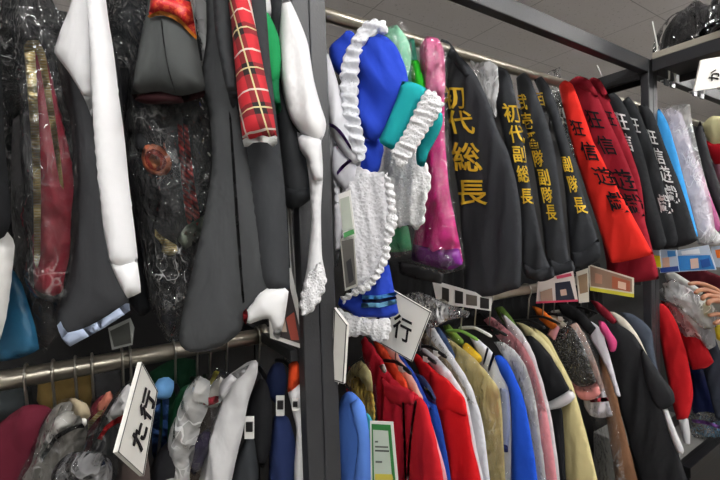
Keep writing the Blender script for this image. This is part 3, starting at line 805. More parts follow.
t = Thing('sailor_top', 'white sailor sleeve with purple line hanging right against the first post', 'blouse', UM, P(345, .80, 35))
t.sheet('sleeve', [(322, 40), (330, 58), (337, 80), (346, 110), (355, 142), (361, 160), (360, 168), (352, 163), (338, 146), (330, 128), (326, 110), (322, 80)], cloth('#e4e4ea', var=.02), T=.016, fold=(.008, 18, -20))
t.sheet('purple_line', [(328.5, 122.5), (335, 125), (343, 133), (352.5, 149), (351.5, 151.5), (342, 137), (334, 128.5), (328.5, 126)], cloth('#4a2370'), T=.004, fold=(0, 10, 0), off=.016, label='purple line on the sleeve')
t.sheet('under_sleeve', [(334, 142), (346, 156), (358, 163), (356, 180), (345, 190), (338, 184), (330, 170)], cloth('#d2d2da', var=.02), T=.012, fold=(.008, 24, 20), off=-.012)
t.sheet('purple_line', [(351, 158), (353.5, 160), (346, 166), (340, 172), (336.5, 176), (337, 171), (343, 164)], cloth('#4a2370'), T=.004, fold=(0, 10, 0), off=.002, label='purple line on the sleeve')
t.end()
one('apron', 'white apron edge hanging straight down along the first post', 'apron', UM, P(338, .83, 35), 'panel',
    [(326, 110), (334, 120), (338, 170), (342, 220), (340, 250), (336, 268), (334, 240), (333, 190), (328, 150)], cloth('#d6d6dc', var=.02), T=.012, fold=(.008, 24, 0))
# maid dress
pl = P(370, .79, 50)
t = Thing('maid_dress', 'royal blue maid dress with teal cuff, white ruffles and lace apron', 'dress', UM, pl)
t.sheet('bodice', [(329, 48), (338, 38), (348, 30), (356, 34), (352, 60), (346, 80), (338, 74), (331, 66)], cloth(BLUE), T=.02, fold=(.008, 18, 20), off=-.01)
t.sheet('bodice', [(354, 120), (366, 140), (380, 138), (384, 150), (378, 172), (368, 176), (356, 172), (352, 150)], cloth(BLUE), T=.018, fold=(.012, 22, 10), off=-.006)
s = t.sheet('sleeve', [(358, 40), (366, 35), (376, 33), (386, 36), (396, 46), (403, 60), (407, 74), (408, 88), (400, 98), (392, 114), (384, 132), (374, 143), (364, 136), (358, 118), (355, 92), (355, 62)], cloth(BLUE), T=.03, fold=(.026, 16, 25), off=.02)
t.sheet('cuff', [(402, 81), (412, 82), (420, 85), (430, 90), (420, 104), (408, 126), (396, 151), (386, 147), (378, 141), (387, 122), (396, 100)], cloth('#18a0a4'), T=.009, fold=(.006, 16, 25), off=.034, label='teal cuff')
t.sheet('cuff_opening', [(436, 108), (442, 112), (443, 122), (437, 138), (429, 152), (424, 168), (417, 165), (416, 152), (424, 130)], cloth('#149598'), T=.01, fold=(.006, 20, 25), off=-.012, label='teal inside of the cuff')
t.sheet('cuff_lace', [(426, 90), (435, 92), (444, 104), (438, 116), (428, 130), (418, 146), (404, 166), (397, 167), (391, 152), (402, 136), (413, 114), (420, 100)], lace('white_cuff_lace', scale=210), T=.01, fold=(.010, 60, 65), off=.046, scal=(.004, .016), label='white gathered lace of the cuff')
t.sheet('shoulder_ruffle', [(356, 32), (364, 23), (374, 19), (386, 22), (388, 34), (378, 33), (369, 38), (362, 50), (359, 66), (358, 86), (358, 108), (362, 130), (366, 152), (361, 163), (352, 150), (345, 128), (342, 104), (340, 84), (343, 58)], lace('white_organza', '#eceef4', scale=120, hole=.35), T=.004, fold=(.014, 34, 70), off=.045, scal=(.005, .022), label='white ruffle over the shoulder')
s = t.sheet('apron', [(342, 172), (356, 166), (372, 172), (384, 172), (386, 190), (391, 208), (394, 222), (389, 238), (386, 256), (378, 272), (366, 286), (352, 292), (346, 280), (342, 240)], lace('white_apron_lace', '#e6e6ea', scale=130, hole=.4), T=.008, fold=(.012, 18, 5), off=.022, scal=(.003, .02))
t.sheet('apron_frill', [(385, 170), (393, 186), (395, 206), (397, 224), (390, 244), (389, 258), (380, 276), (368, 291), (352, 297), (343, 304), (341, 297), (357, 288), (373, 274), (382, 254), (385, 230), (388, 210), (385, 188)], lace('white_frill', '#f0f0f2', scale=200, hole=.45), T=.005, fold=(.012, 46, 60), off=.036, scal=(.005, .018))
sk = t.sheet('skirt', [(366, 278), (378, 268), (388, 258), (392, 280), (399, 314), (388, 318), (368, 317), (356, 317), (350, 312), (338, 306), (340, 296), (356, 296)], cloth('#2340b0'), T=.018, fold=(.009, 22, 5), off=.004)
for y0, c, o_, hw in ((305, '#8accf2', .009, 2.4), (300.6, '#0e1838', .008, 1.3), (297, '#5aa6e4', .009, 1.9)):
    t.sheet('hem_line', [(361, y0 - hw + .6), (374, y0 - hw + .6), (386, y0 - hw - .6), (396, y0 - hw - 2.6), (396.8, y0 + hw - 2.6), (386, y0 + hw - .6), (374, y0 + hw + .6), (360.5, y0 + hw + .6)], cloth(c, crease=0), T=.0015, fold=(0, 10, 0), under=sk, off=o_)
t.sheet('petticoat', [(338, 308), (350, 314), (362, 318), (376, 319), (388, 317), (391, 328), (387, 341), (376, 342), (366, 335), (352, 337), (342, 334)], lace('white_petticoat', '#eaeaec', scale=160, hole=.42), T=.008, fold=(.010, 34, 0), off=.006, scal=(.004, .022), label='white lace petticoat')
t.end()
card('notice_card', 'narrow green edged notice card hanging in front of the lace apron', P(345, .74, 50), [(338, 194), (350, 190), (356, 238), (344, 244)],
     [('print', [(340, 199), (349, 196), (353, 228), (343, 232)], '#b9c0b4'), ('green_band', [(343.4, 233), (353.4, 229), (354.4, 233.5), (344, 238)], '#4f9a58')], group=PC)
card('picture_card', 'dark photo card hanging below the green edged notice card', P(345, .74, 50), [(340, 239), (354, 236), (357.5, 286), (345, 291)],
     [('photo', [(341.5, 241), (353, 238.5), (356, 284), (346, 288)], '#55534f'), ('figure', [(346, 262), (351, 258), (354, 280), (349, 284)], '#26262a')], border='#a5a49c', group=PC)
# tulle dress, green blouse
pl = P(400, .87, 50)
t = Thing('tulle_dress', 'white tulle dress with mint green satin showing under shiny plastic', 'dress', UM, pl)
t.sheet('bodice', [(382, 30), (396, 24), (408, 40), (411, 62), (404, 90), (390, 60)], cloth('#8fcfae'), T=.02, fold=(.01, 20, 0), label='mint green bodice')
t.sheet('tulle_skirt', [(372, 150), (392, 140), (420, 150), (431, 180), (426, 200), (424, 222), (416, 230), (408, 224), (400, 228), (390, 218), (384, 226), (378, 206)], lace('white_tulle', '#ffffff', scale=140, hole=.4), T=.012, fold=(.018, 24, 0), off=.02, scal=(.005, .03))
t.sheet('satin_hem', [(382, 218), (396, 222), (408, 226), (412, 250), (400, 252), (386, 252), (383, 236)], satin('#2f8a58'), T=.016, fold=(.008, 22, 0), label='green satin hem')
t.sheet('plastic_cover', [(378, 44), (388, 28), (404, 18), (408, 26), (412, 52), (416, 90), (418, 150), (428, 200), (420, 250), (396, 258), (380, 240), (372, 170), (374, 100)], FILM, T=.05, fold=(.008, 22, 8), crumple=.01, single=True, off=.012, step=.008)
t.end()
one('blouse', 'bright lime green sleeve between mint tulle and pink dress', 'blouse', UM, P(420, .92, 55), 'sleeve',
    [(411, 60), (418, 60), (426, 76), (430, 92), (436, 110), (430, 130), (420, 100), (412, 84)], cloth('#2fc02c'), T=.022, fold=(.008, 20, 0))
one('dress', 'small teal print dress edge behind the lime green sleeve', 'dress', UM, P(410, .97, 55), 'bodice',
    [(404, 40), (414, 38), (418, 66), (416, 110), (408, 120), (402, 80)], cloth('#4aa58a'), T=.02, fold=(.008, 20, 0))
pl = P(440, .87, 60)
t = Thing('satin_dress', 'magenta satin dress with purple hem in a clear plastic cover', 'dress', UM, pl)
t.sheet('skirt', [(424, 96), (434, 70), (444, 80), (445, 140), (449, 190), (456, 225), (463, 262), (450, 268), (432, 264), (412, 258), (414, 236), (420, 200), (426, 160)], satin('#d81e86', .3), T=.024, fold=(.012, 16, 5))
t.sheet('bodice', [(420, 46), (427, 36), (438, 38), (444, 52), (445, 92), (436, 110), (427, 100), (420, 70)], satin('#d9699a', .4), T=.02, fold=(.008, 20, 0), off=.004, label='pink bodice')
t.sheet('hem_band', [(413, 244), (426, 247), (442, 250), (459, 248), (463, 264), (450, 270), (430, 266), (411, 260)], satin('#7a1c86', .35), T=.01, fold=(.003, 20, 0), off=.02, label='purple hem band')
t.sheet('plastic_cover', [(416, 48), (424, 33), (438, 35), (446, 48), (448, 120), (451, 190), (462, 240), (466, 268), (440, 274), (408, 262), (412, 225), (422, 180), (424, 110)], FILM, T=.046, fold=(.008, 18, 8), crumple=.008, single=True, off=.004, step=.008)
t.end()

# ---- gold lettered jackets
def jacket(label, pl, body, chars, letter_mat, colour, cuff=None, collar=None, T=.016, fold=(.008, 12, -10), group=UM, body_name='sleeve', **kw):
    t = Thing('jacket', label, 'jacket', group, pl)
    s = t.sheet(body_name, body, colour, T=T, fold=fold, R=.05, **kw)
    if chars: t.lettering(s, chars, letter_mat)
    if cuff: t.sheet('cuff', cuff, colour, T=.012, fold=(.003, 20, 0), under=s, off=.0)
    if collar: t.sheet('collar', collar, colour, T=.014, fold=(.003, 20, 0), off=.012)
    t.end(); return t
JM = cloth(JK)
jacket('black jacket with four big gold letters, first and nearest in the row of lettered jackets', Q(521, .735), 
       [(441, 40), (448, 42), (458, 54), (474, 72), (487, 98), (498, 130), (508, 152), (516, 180), (521, 215), (522, 250), (520, 288), (508, 291), (492, 296), (474, 297), (465, 296), (464, 262), (460, 215), (456, 180), (450, 130), (444, 90)],
       [('初', 452.5, 97, 25, (1, -.02, .20, .98), .95), ('代', 460, 122, 25, (1, .0, .22, 1), 1.05), ('総', 466, 157, 31, (1, .02, .15, 1), .95), ('長', 471, 192, 29, (1, .0, .1, .95), 1.1)], GOLD, JM,
       cuff=None, collar=[(441, 39), (448, 41), (459, 55), (470, 74), (466, 78), (456, 66), (447, 55), (441, 52)])
t = Thing('plastic_bag', 'empty clear plastic hanger wrap between the first two lettered jackets', 'plastic bag', UM, Q(500, .86))
t.sheet('wrap', [(468, 58), (476, 62), (488, 60), (496, 66), (497, 90), (494, 118), (486, 112), (478, 86)], FILM_FROST, T=.02, fold=(.01, 30, 0), crumple=.012, step=.006)
t.end()
jacket('black jacket with narrow gold lettering, second in the row of lettered jackets', Q(556, .75),
       [(490, 72), (498, 66), (507, 70), (511, 78), (515, 96), (520, 120), (525, 150), (531, 185), (537, 220), (545, 255), (552, 272), (540, 279), (526, 276), (522, 262), (519, 230), (516, 190), (508, 155), (500, 120), (493, 96)],
       [('初', 512, 113, 20, (.85, .0, .22, 1), .9), ('代', 516, 134, 19, (.8, .0, .2, 1), .9), ('副', 520, 154, 18, (.7, 0, .18, 1), .9), ('総', 523, 174, 18, (.7, 0, .15, 1), .85), ('長', 526, 196, 17, (.7, 0, .12, 1), .85)], GOLD, JM,
       cuff=[(522, 262), (534, 270), (552, 266), (555, 277), (540, 282), (524, 278)])
jacket('black jacket with seven small gold letters, third in the row of lettered jackets', Q(585, .74),
       [(516, 78), (524, 72), (531, 80), (538, 98), (548, 125), (555, 155), (560, 190), (564, 220), (568, 255), (573, 272), (560, 278), (549, 276), (545, 250), (541, 215), (535, 175), (528, 135), (520, 104)],
       [('弐', 522.5, 102, 17, (.7, 0, .2, 1), .9), ('壱', 527, 121, 18, (.75, 0, .22, 1), .95), ('番', 532.5, 140, 18, (.75, 0, .22, 1), .95), ('隊', 538, 158.5, 18, (.72, 0, .22, 1), .95), ('副', 543, 177, 18, (.7, 0, .2, 1), .95), ('隊', 547, 195, 17, (.65, 0, .18, 1), .95), ('長', 551, 212, 17, (.65, 0, .16, 1), .95)], GOLD, JM,
       cuff=[(548, 258), (560, 264), (572, 258), (575, 271), (562, 279), (550, 277)])
jacket('black jacket with few gold letters showing, fourth in the row of lettered jackets', Q(606, .72),
       [(534, 80), (541, 76), (549, 86), (557, 106), (566, 135), (574, 160), (582, 190), (590, 215), (597, 238), (599, 256), (590, 263), (577, 268), (571, 262), (569, 240), (566, 200), (561, 160), (552, 125), (542, 100)],
       [('百', 541.5, 99, 15, (.6, 0, .25, 1), .9), ('副', 566.5, 164, 17, (.55, 0, .25, 1), .95), ('隊', 572.5, 184, 18, (.55, 0, .28, 1), .95), ('長', 579, 205, 18, (.6, 0, .3, 1), .95)], GOLD, JM,
       cuff=[(570, 252), (582, 252), (597, 238), (601, 256), (588, 266), (573, 270)])
t = Thing('plastic_bag', 'clear plastic corner with pale cord beside the bright red jacket', 'plastic bag', UM, Q(600, .9))
t.sheet('wrap', [(546, 72), (560, 66), (562, 110), (572, 140), (574, 160), (566, 150), (556, 120), (549, 96)], FILM_HEAVY, T=.02, fold=(.01, 24, 0), crumple=.012, step=.007)
bm = bmesh.new(); plx = t.pl; c0 = []
for k in range(26):
    a = k * 0.5; c0.append(plx.pt(*plx.uv(564 + 3.6 * math.cos(a) + k * .05, 122 + 6.5 * math.sin(a * .9) + k * .3), .04))
bm_tube(bm, c0, .0025, 6); t.raw('cord', bm, WHITEP, label='white knotted cord'); t.end()
# ---- red and dark red jackets
INK = cloth('#141014'); WHT = cloth('#e6e6e6')
RED = cloth('#e02a20', sheen=.0); DRED = cloth('#8a1526')
jacket('bright red jacket with black lettering in front of the dark red jackets', Plane(612, .80, 90, 0, X=1.62),
       [(559, 86), (564, 80), (572, 84), (578, 98), (585, 118), (593, 140), (602, 158), (612, 178), (624, 200), (638, 226), (651, 250), (654, 254), (640, 258), (622, 262), (611, 263), (604, 244), (594, 214), (584, 184), (576, 160), (569, 132), (563, 108)],
       [('狂', 577.5, 128, 17, (.75, .1, .3, 1), 1.0), ('信', 588.5, 151, 20, (.8, .05, .4, 1), 1.0), ('遊', 603.5, 176, 20, (.85, .05, .5, 1), 1.05), ('戯', 617.5, 202, 22, (.9, .05, .5, 1), 1.0)], INK, RED,
       cuff=None)
jacket('dark red jacket with black lettering directly behind the bright red one', Plane(612, .80, 90, 0, X=1.715),
       [(569, 84), (578, 78), (588, 80), (595, 90), (602, 106), (612, 128), (624, 155), (634, 180), (642, 210), (650, 240), (657, 268), (659, 279), (640, 282), (615, 283), (606, 281), (606, 262), (600, 230), (590, 180), (578, 130), (571, 104)],
       [('狂', 593.5, 119, 20, (.75, .1, .4, 1), 1.0), ('信', 606, 145, 20, (.8, .05, .45, 1), 1.0), ('遊', 622, 180, 24, (.9, .05, .5, 1), 1.05), ('戯', 633.5, 205, 24, (.85, .05, .45, 1), 1.0)], INK, DRED,
       collar=[(568, 82), (577, 76), (588, 79), (597, 92), (598, 99), (590, 93), (580, 88), (570, 89)])
jacket('dark red jacket with raised collar, second of the dark red ones', Plane(612, .80, 90, 0, X=1.79),
       [(588, 84), (593, 78), (600, 82), (606, 94), (613, 110), (623, 132), (634, 160), (641, 185), (645, 215), (644, 236), (636, 240), (626, 210), (612, 160), (598, 118), (590, 100)],
       [('狂', 609, 118, 17, (.6, .1, .4, 1), 1.0)], INK, DRED,
       collar=[(587, 82), (592, 77), (600, 80), (608, 94), (611, 102), (604, 98), (596, 90), (588, 90)])
# ---- white lettered black jackets
BJ = cloth('#26282b')
jacket('black jacket with white lettering, first of those after the dark red jackets', Plane(612, .80, 90, 0, X=1.835),
       [(606, 96), (613, 92), (620, 98), (627, 110), (635, 128), (643, 152), (650, 180), (657, 206), (664, 232), (667, 243), (661, 250), (652, 250), (646, 232), (641, 205), (634, 176), (624, 140), (613, 112)],
       [('狂', 621, 121, 19, (.7, .1, .3, 1), .95), ('信', 627, 142, 19, (.7, .1, .3, 1), .95), ('戯', 664, 204, 20, (.75, .05, .3, 1), .9)], WHT, BJ, T=.018)
jacket('black jacket with white lettering, second after the dark red jackets', Plane(612, .80, 90, 0, X=1.862),
       [(622, 102), (628, 96), (635, 104), (642, 118), (649, 136), (657, 160), (664, 186), (672, 214), (678, 238), (676, 246), (664, 250), (656, 234), (648, 196), (639, 158), (629, 122)],
       [('狂', 634.5, 125, 17, (.65, .1, .3, 1), .95), ('遊', 657, 178, 0.1, (.6, .1, .3, 1), .9)], WHT, BJ, T=.012)
jacket('black jacket with a column of white lettering down its sleeve, last before the blue one', Plane(612, .80, 90, 0, X=1.885),
       [(638, 106), (645, 104), (652, 112), (658, 126), (665, 146), (672, 164), (680, 184), (688, 208), (696, 234), (698, 240), (688, 245), (672, 248), (662, 246), (660, 226), (655, 196), (650, 160), (643, 128)],
       [('狂', 652, 137, 16, (.6, .1, .28, 1), .95), ('信', 658.5, 156, 17, (.65, .1, .3, 1), .95), ('遊', 665, 174, 18, (.7, .1, .32, 1), .95), ('戯', 671.5, 194, 19, (.7, .1, .32, 1), .95)], WHT, BJ, T=.014)

# ================================================================== UPPER RAIL, FAR RACK
UF = 'costumes on the far upper rail'
one('jacket', 'sky blue sleeve beyond the second post', 'jacket', UF, Plane(660, .8, 90, 0, X=2.01), 'sleeve',
    [(654, 116), (659, 108), (668, 124), (676, 150), (684, 180), (691, 208), (698, 236), (692, 242), (682, 230), (672, 200), (660, 160)], cloth('#3f9fe6'), T=.02, fold=(.006, 16, -10))
t = Thing('dress', 'pale lilac ruched dress in a stiff clear plastic cover beyond the second post', 'dress', UF, Plane(660, .8, 90, 0, X=2.14))
t.sheet('body', [(658, 116), (668, 108), (680, 112), (688, 132), (694, 155), (702, 180), (708, 205), (713, 232), (706, 238), (694, 232), (686, 210), (676, 180), (667, 148)], cloth('#f0e6f6'), T=.03, fold=(.016, 34, 70))
t.sheet('plastic_cover', [(660, 108), (672, 105), (690, 104), (692, 122), (698, 150), (708, 190), (716, 232), (718, 242), (704, 244), (690, 238), (678, 205), (664, 150)], FILM_FROST, T=.05, fold=(.008, 22, 10), crumple=.008, single=True, off=.004)
t.end()
one('coat', 'grey black coat lapel hanging to the right of the lilac dress', 'coat', UF, Plane(660, .8, 90, 0, X=2.36), 'body',
    [(694, 138), (700, 120), (706, 140), (713, 165), (722, 190), (735, 220), (730, 240), (716, 210), (704, 178), (697, 155)], cloth('#3c3d40'), T=.02, fold=(.006, 16, 0))
one('dress', 'magenta and silver dress strip between lilac dress and grey coat', 'dress', UF, Plane(660, .8, 90, 0, X=2.28), 'skirt',
    [(692, 148), (698, 160), (706, 184), (714, 205), (722, 228), (716, 234), (706, 214), (698, 180)], satin('#b04a86', .4), T=.016, fold=(.008, 30, 0))
t = Thing('dress', 'cream and red dress in plastic at the right picture edge', 'dress', UF, Plane(660, .8, 90, 0, X=2.52))
t.sheet('bodice', [(702, 124), (712, 116), (726, 118), (740, 130), (740, 150), (712, 146), (706, 136)], cloth('#e6dfae'), T=.024, fold=(.012, 22, 0), label='cream bodice')
t.sheet('sash', [(706, 140), (714, 143), (742, 136), (744, 164), (716, 166), (708, 152)], cloth('#d41a2c'), T=.024, fold=(.006, 18, 80), off=.004, label='red sash')
t.sheet('skirt', [(712, 162), (742, 158), (756, 240), (730, 244), (720, 200)], cloth('#b8788e'), T=.02, fold=(.012, 22, 0), label='dusty pink skirt')
t.end()
one('shirt', 'white shirt hem below the magenta strip at the right picture edge', 'shirt', UF, Plane(660, .72, 90, 0, X=2.24), 'hem',
    [(690, 226), (704, 220), (716, 230), (728, 244), (712, 246), (698, 244)], cloth('#dedee0'), T=.018, fold=(.008, 22, 0))
# packaged costumes under the far upper rail
def package(label, X, quad, patches, base='#b9c6d6'):
    t = Thing('costume_package', label, 'package', 'packaged costumes under the far upper rail', Plane(680, .8, 78, 0, X=X))
    t.sheet('bag', quad, plain('pack_' + base.strip('#'), base, rough=.3), T=.02, flat=True, fold=(0, 10, 0), sharp=True, step=.03)
    for k, (nm, pts, c) in enumerate(patches):
        t.sheet(nm, pts, plain('print_' + c.strip('#'), c, rough=.35), T=.001, flat=True, fold=(0, 10, 0), sharp=True, step=.03, off=.021 + .0012 * k)
    t.end()
package('blue and white costume package hanging under the lilac dress', 2.02, [(674, 251), (708, 245), (716, 270), (676, 272)],
        [('blue_print', [(677, 256), (710, 255), (715, 269), (678, 271)], '#2f7cc0'), ('title_strip', [(681, 251.5), (699, 248.5), (700, 253.5), (682, 255)], '#e4e8ee'), ('face', [(690, 259), (698, 258), (699, 268), (691, 269)], '#d6b8a8'), ('bow', [(700, 260), (709, 258), (711, 266), (702, 268)], '#1d4e96')])
package('dark blue costume package with a face print between dark red hem and blue package', 1.98, [(659, 250), (676, 250), (679, 272), (660, 273)],
        [('face', [(662, 258), (669, 257), (670, 267), (663, 268)], '#c8a28c'), ('print', [(667, 251), (675, 251), (676, 256), (668, 257)], '#3f86c4'), ('band', [(660, 268), (678, 266), (679, 271), (661, 272.5)], '#23468e')])
package('small yellow and white package right beside the dark red hem', 1.95, [(652, 244), (659, 245), (661, 268), (654, 268)], [('yellow_print', [(653.5, 255), (660, 256), (661, 267), (655, 267)], '#e2d21f')])
package('orange costume package at the right picture edge', 2.25, [(711, 247), (730, 244), (734, 268), (713, 267)], [('print', [(715, 250), (729, 248), (731, 258), (717, 258)], '#d86a1c')])
# hooks and clips along the far rail, hanging sign
for k, (a, b) in enumerate(((672, 87), (678, 90), (700, 99), (707, 102))):
    t = Thing('clip_hanger', 'clear clip hanger on the far top beam, %s from the post' % ('first', 'second', 'third', 'fourth')[k], 'clip hanger', 'clear clips on the far top beam')
    p = at_y(a, b, YF - .022); x = p.x; z = zb
    bm = bmesh.new(); bm_tube(bm, [(x, YF + .02, zb - .002), (x, YF - .012, zb - .006), (x, YF - .012, zb + .03), (x, YF - .008, BT + .004)], .004, 6); t.raw('hook', bm, WHITEP)
    bm = bmesh.new(); bm_box(bm, x - .02, x + .02, YF - .006, YF + .002, zb - .03, zb - .004, .002); t.raw('jaw', bm, plain('grey_clear_plastic', '#8f9296', rough=.2), smooth=False)
    t.end()
pl = Plane(708, .50, 35, 0, py=75)
t = Thing('sign_board', 'white hanging row sign with sideways black letters below the overhead shelf', 'sign', 'row signs with black letters', pl)
s = t.sheet('board', [(701, 60), (745, 52), (742, 84), (694, 91)], plain('sign_white', '#e9e7e0', rough=.35), T=.006, flat=True, fold=(0, 10, 0), sharp=True, step=.02)
t.lettering(s, [('か', 714, 75.5, 13, (.12, -.95, .95, -.16), 1.0), ('行', 727, 73, 13, (.12, -.95, .95, -.16), 1.0)], INK, lift=.002, bold=.012)
t.end()

# ================================================================== LOWER RAIL, NEAR RACK
LL = 'costumes on the near lower rail'
HK = plain('zinc_hook_wire', '#b9b5ab', rough=.3, metal=.85)
def hanger(px, label, group, rail_px_y=None, arms=.075, mat=None, X=None, hook=None, drop=.075, clip=None):
    """a hook over the lower rail and a pair of sloping arms under the cloth, seen along the rail"""
    x = X if X is not None else at_y(px, 370, YR - .02).x
    t = Thing('clothes_hanger', label, 'hanger', group)
    r = .0235; z0 = zl
    bm = bmesh.new()
    pts = [(x, YR + r * math.cos(a), z0 + r * math.sin(a)) for a in [math.pi * (-.15 + k * .115) for k in range(11)]]
    pts += [(x, YR - r * .9, z0 - .012), (x, YR - .012, z0 - .035), (x, YR - .004, z0 - drop)]
    bm_tube(bm, pts, .0026, 8); t.raw('hook', bm, hook or HK)
    bm = bmesh.new()
    ap = [(x, YR - .004 + s, z0 - drop - .004 - abs(s) ** 1.25 * .42) for s in [arms * k / 8 for k in range(-8, 9)]]
    bm_tube(bm, ap, [.004] + [.006] * 15 + [.004], 8); t.raw('arm', bm, mat or BLACKP)
    if clip:
        bm = bmesh.new(); bm_box(bm, x - .007, x + .007, YR - .046, YR - .024, z0 - drop - .026, z0 - drop - .008, .002); t.raw('size_clip', bm, clip, smooth=False)
    t.end()
HG = 'hangers on the near lower rail'
for px, w in ((24, 'over the maroon garment at the far left'), (52, 'above the white and black bagged garment'), (75, 'just left of the salmon collar'), (92, 'above the salmon collar with gold strap'),
              (123, 'holding the white shirt with a red band'), (131, 'beside the white sign board, left side'), (176, 'over the dark green garment'), (198, 'of the long white plastic wrapped garment'),
              (211, 'over the red and white striped garment'), (228, 'just left of the white satin shirt'), (261, 'carrying the black dress with a buckle'), (288, 'carrying the orange and white garment')):
    hanger(px, 'metal hook hanger ' + w, HG)
def R(px, Y, yaw=42): return Plane(px, Y, yaw)
one('dress', 'maroon garment at the far left of the lower rail', 'dress', LL, R(20, .90, 35), 'body',
    [(-50, 436), (-8, 428), (12, 413), (28, 404), (42, 406), (52, 412), (50, 428), (42, 450), (30, 478), (18, 520), (10, 570), (-60, 570)], cloth('#581426'), T=.03, fold=(.014, 15, 0))
t = Thing('coat', 'cream and white garment with black trim under grey plastic on the lower rail', 'coat', LL, R(60, .86, 40))
b = t.sheet('body', [(48, 414), (58, 404), (72, 401), (82, 408), (87, 422), (84, 445), (78, 480), (70, 560), (10, 560), (24, 480), (36, 440)], cloth('#8f8c86'), T=.03, fold=(.012, 18, 10))
t.sheet('collar', [(58, 405), (70, 401), (82, 407), (85, 420), (74, 426), (62, 424)], cloth('#a89a80'), T=.008, fold=(.003, 18, 0), under=b, label='beige collar')
t.sheet('white_band', [(44, 428), (56, 416), (70, 420), (82, 424), (78, 432), (64, 430), (52, 438), (40, 458), (34, 460)], cloth('#e3e1dc'), T=.006, fold=(.003, 18, 0), under=b, off=.002, label='white band')
t.sheet('trim', [(36, 460), (44, 446), (54, 436), (66, 431), (79, 433), (79, 436.5), (66, 435), (56, 440), (46, 451), (38, 466)], cloth('#17161a'), T=.005, fold=(0, 18, 0), under=b, off=.004, label='black trim')
t.sheet('plastic_cover', [(44, 418), (56, 402), (74, 398), (88, 408), (92, 430), (88, 470), (80, 560), (0, 560), (16, 485), (30, 445)], FILM_HEAVY, T=.05, fold=(.008, 20, 30), crumple=.012, single=True, step=.008, off=.004)
t.end()
t = Thing('plastic_bag', 'ball of crumpled grey plastic below the cream and black garment', 'plastic bag', LL, R(85, .74, 35))
t.sheet('bag', [(54, 470), (62, 458), (78, 452), (94, 456), (102, 470), (100, 500), (80, 530), (58, 510)], film('grey_crumpled_film', veil=.3, scale=22, streak=.6, tint='#9a9a9c', thr=.6), T=.04, fold=(.01, 20, 40), crumple=.016, step=.007)
t.end()
t = Thing('jacket', 'salmon collared garment with a gold strap on the lower rail', 'jacket', LL, R(98, .87, 42))
b = t.sheet('body', [(86, 420), (94, 402), (104, 394), (110, 396), (108, 410), (100, 430), (94, 460), (84, 560), (64, 560), (74, 480)], cloth('#5c1a24'), T=.022, fold=(.008, 20, 0))
t.sheet('collar', [(92, 410), (97, 399), (104, 393), (110, 395), (108, 406), (101, 416), (94, 424)], cloth('#b06a58'), T=.01, fold=(.003, 20, 0), under=b, label='salmon collar')
t.sheet('strap', [(79, 430), (88, 422), (98, 412), (103, 408), (104, 412), (96, 420), (88, 430), (82, 436)], gold_braid(), T=.006, fold=(0, 10, 0), off=.04, label='gold strap')
t.end()
t = Thing('shirt', 'white shoulder with red band over black skirt in plastic beside the sign board', 'shirt', LL, R(112, .82, 42))
b = t.sheet('body', [(94, 434), (102, 416), (112, 400), (120, 388), (127, 384), (131, 392), (130, 420), (126, 450), (118, 500), (110, 560), (70, 560), (84, 480)], cloth('#1b1c20'), T=.024, fold=(.01, 20, 5))
t.sheet('shoulder', [(92, 438), (100, 420), (110, 402), (119, 389), (127, 385), (130, 394), (128, 420), (118, 420), (106, 424)], cloth('#d8d7d8', var=.03), T=.01, fold=(.005, 18, 30), under=b, off=.004, label='white shoulder')
t.sheet('band', [(95, 440), (102, 428), (112, 421), (126, 417), (127, 424), (120, 428), (110, 428), (102, 434), (98, 444)], cloth('#c42a2e'), T=.006, fold=(.001, 18, 0), under=b, off=.014, label='red band')
t.sheet('plastic_cover', [(88, 440), (98, 418), (112, 396), (128, 380), (135, 390), (134, 430), (128, 470), (114, 560), (60, 560), (78, 480)], FILM_DARK, T=.05, fold=(.006, 20, 10), crumple=.01, single=True, step=.008)
t.end()
one('dress', 'dusty brown dress hanging below the white sign board', 'dress', LL, R(135, .80, 40), 'skirt',
    [(118, 450), (132, 440), (146, 448), (150, 480), (146, 560), (100, 560), (110, 490)], cloth('#4c423f'), T=.02, fold=(.012, 24, 0))
# sign board with sideways letters
def rowsign(label, pl, quad, chars, T=.008, frame=True, **kw):
    t = Thing('sign_board', label, 'sign', 'row signs with black letters', pl)
    s = t.sheet('board', quad, plain('sign_white', '#e9e7e0', rough=.35), T=T, flat=True, fold=(0, 10, 0), sharp=True, step=.02)
    if frame:
        q = [np.array(p, float) for p in quad]; c = sum(q) / 4
        for i in range(4):
            a, b = q[i], q[(i + 1) % 4]; d = (c - (a + b) / 2); d = d / np.linalg.norm(d) * kw.get('fw', 1.6); e = (c - (a + b) / 2); e = e / np.linalg.norm(e) * .5
            t.sheet('edge_strip', [tuple(a + e), tuple(b + e), tuple(b + d), tuple(a + d)], plain('sign_edge', '#2a2a2a', rough=.4), T=.0008, flat=True, fold=(0, 10, 0), sharp=True, step=.03, off=T + .0006)
    if chars: t.lettering(s, chars, INK, lift=.0015, bold=.014)
    t.end()
plS = Plane(140, .74, -62, 0, py=410)
rowsign('white sign board with sideways black letters hooked over the near lower rail', plS, [(142, 362), (158, 391), (144, 476), (118, 452)],
        [('た', 139, 436, 28, (.27, -1.05, .45, .40), 1.0), ('行', 147, 405, 27, (.25, -1.05, .42, .45), 1.0)], T=.007, fw=1.0)
t = Thing('dress', 'light blue puff top with dark blue straps right of the sign board', 'dress', LL, R(162, .88, 42))
t.sheet('puff', [(154, 388), (158, 379), (168, 377), (174, 384), (172, 396), (164, 400), (156, 398)], cloth('#5e8fc0'), T=.03, fold=(.008, 26, 0))
t.sheet('strap', [(155, 396), (160, 398), (160, 420), (158, 440), (156, 460), (152, 458), (152, 430)], cloth('#23406e'), T=.012, fold=(.006, 30, 0), off=-.004)
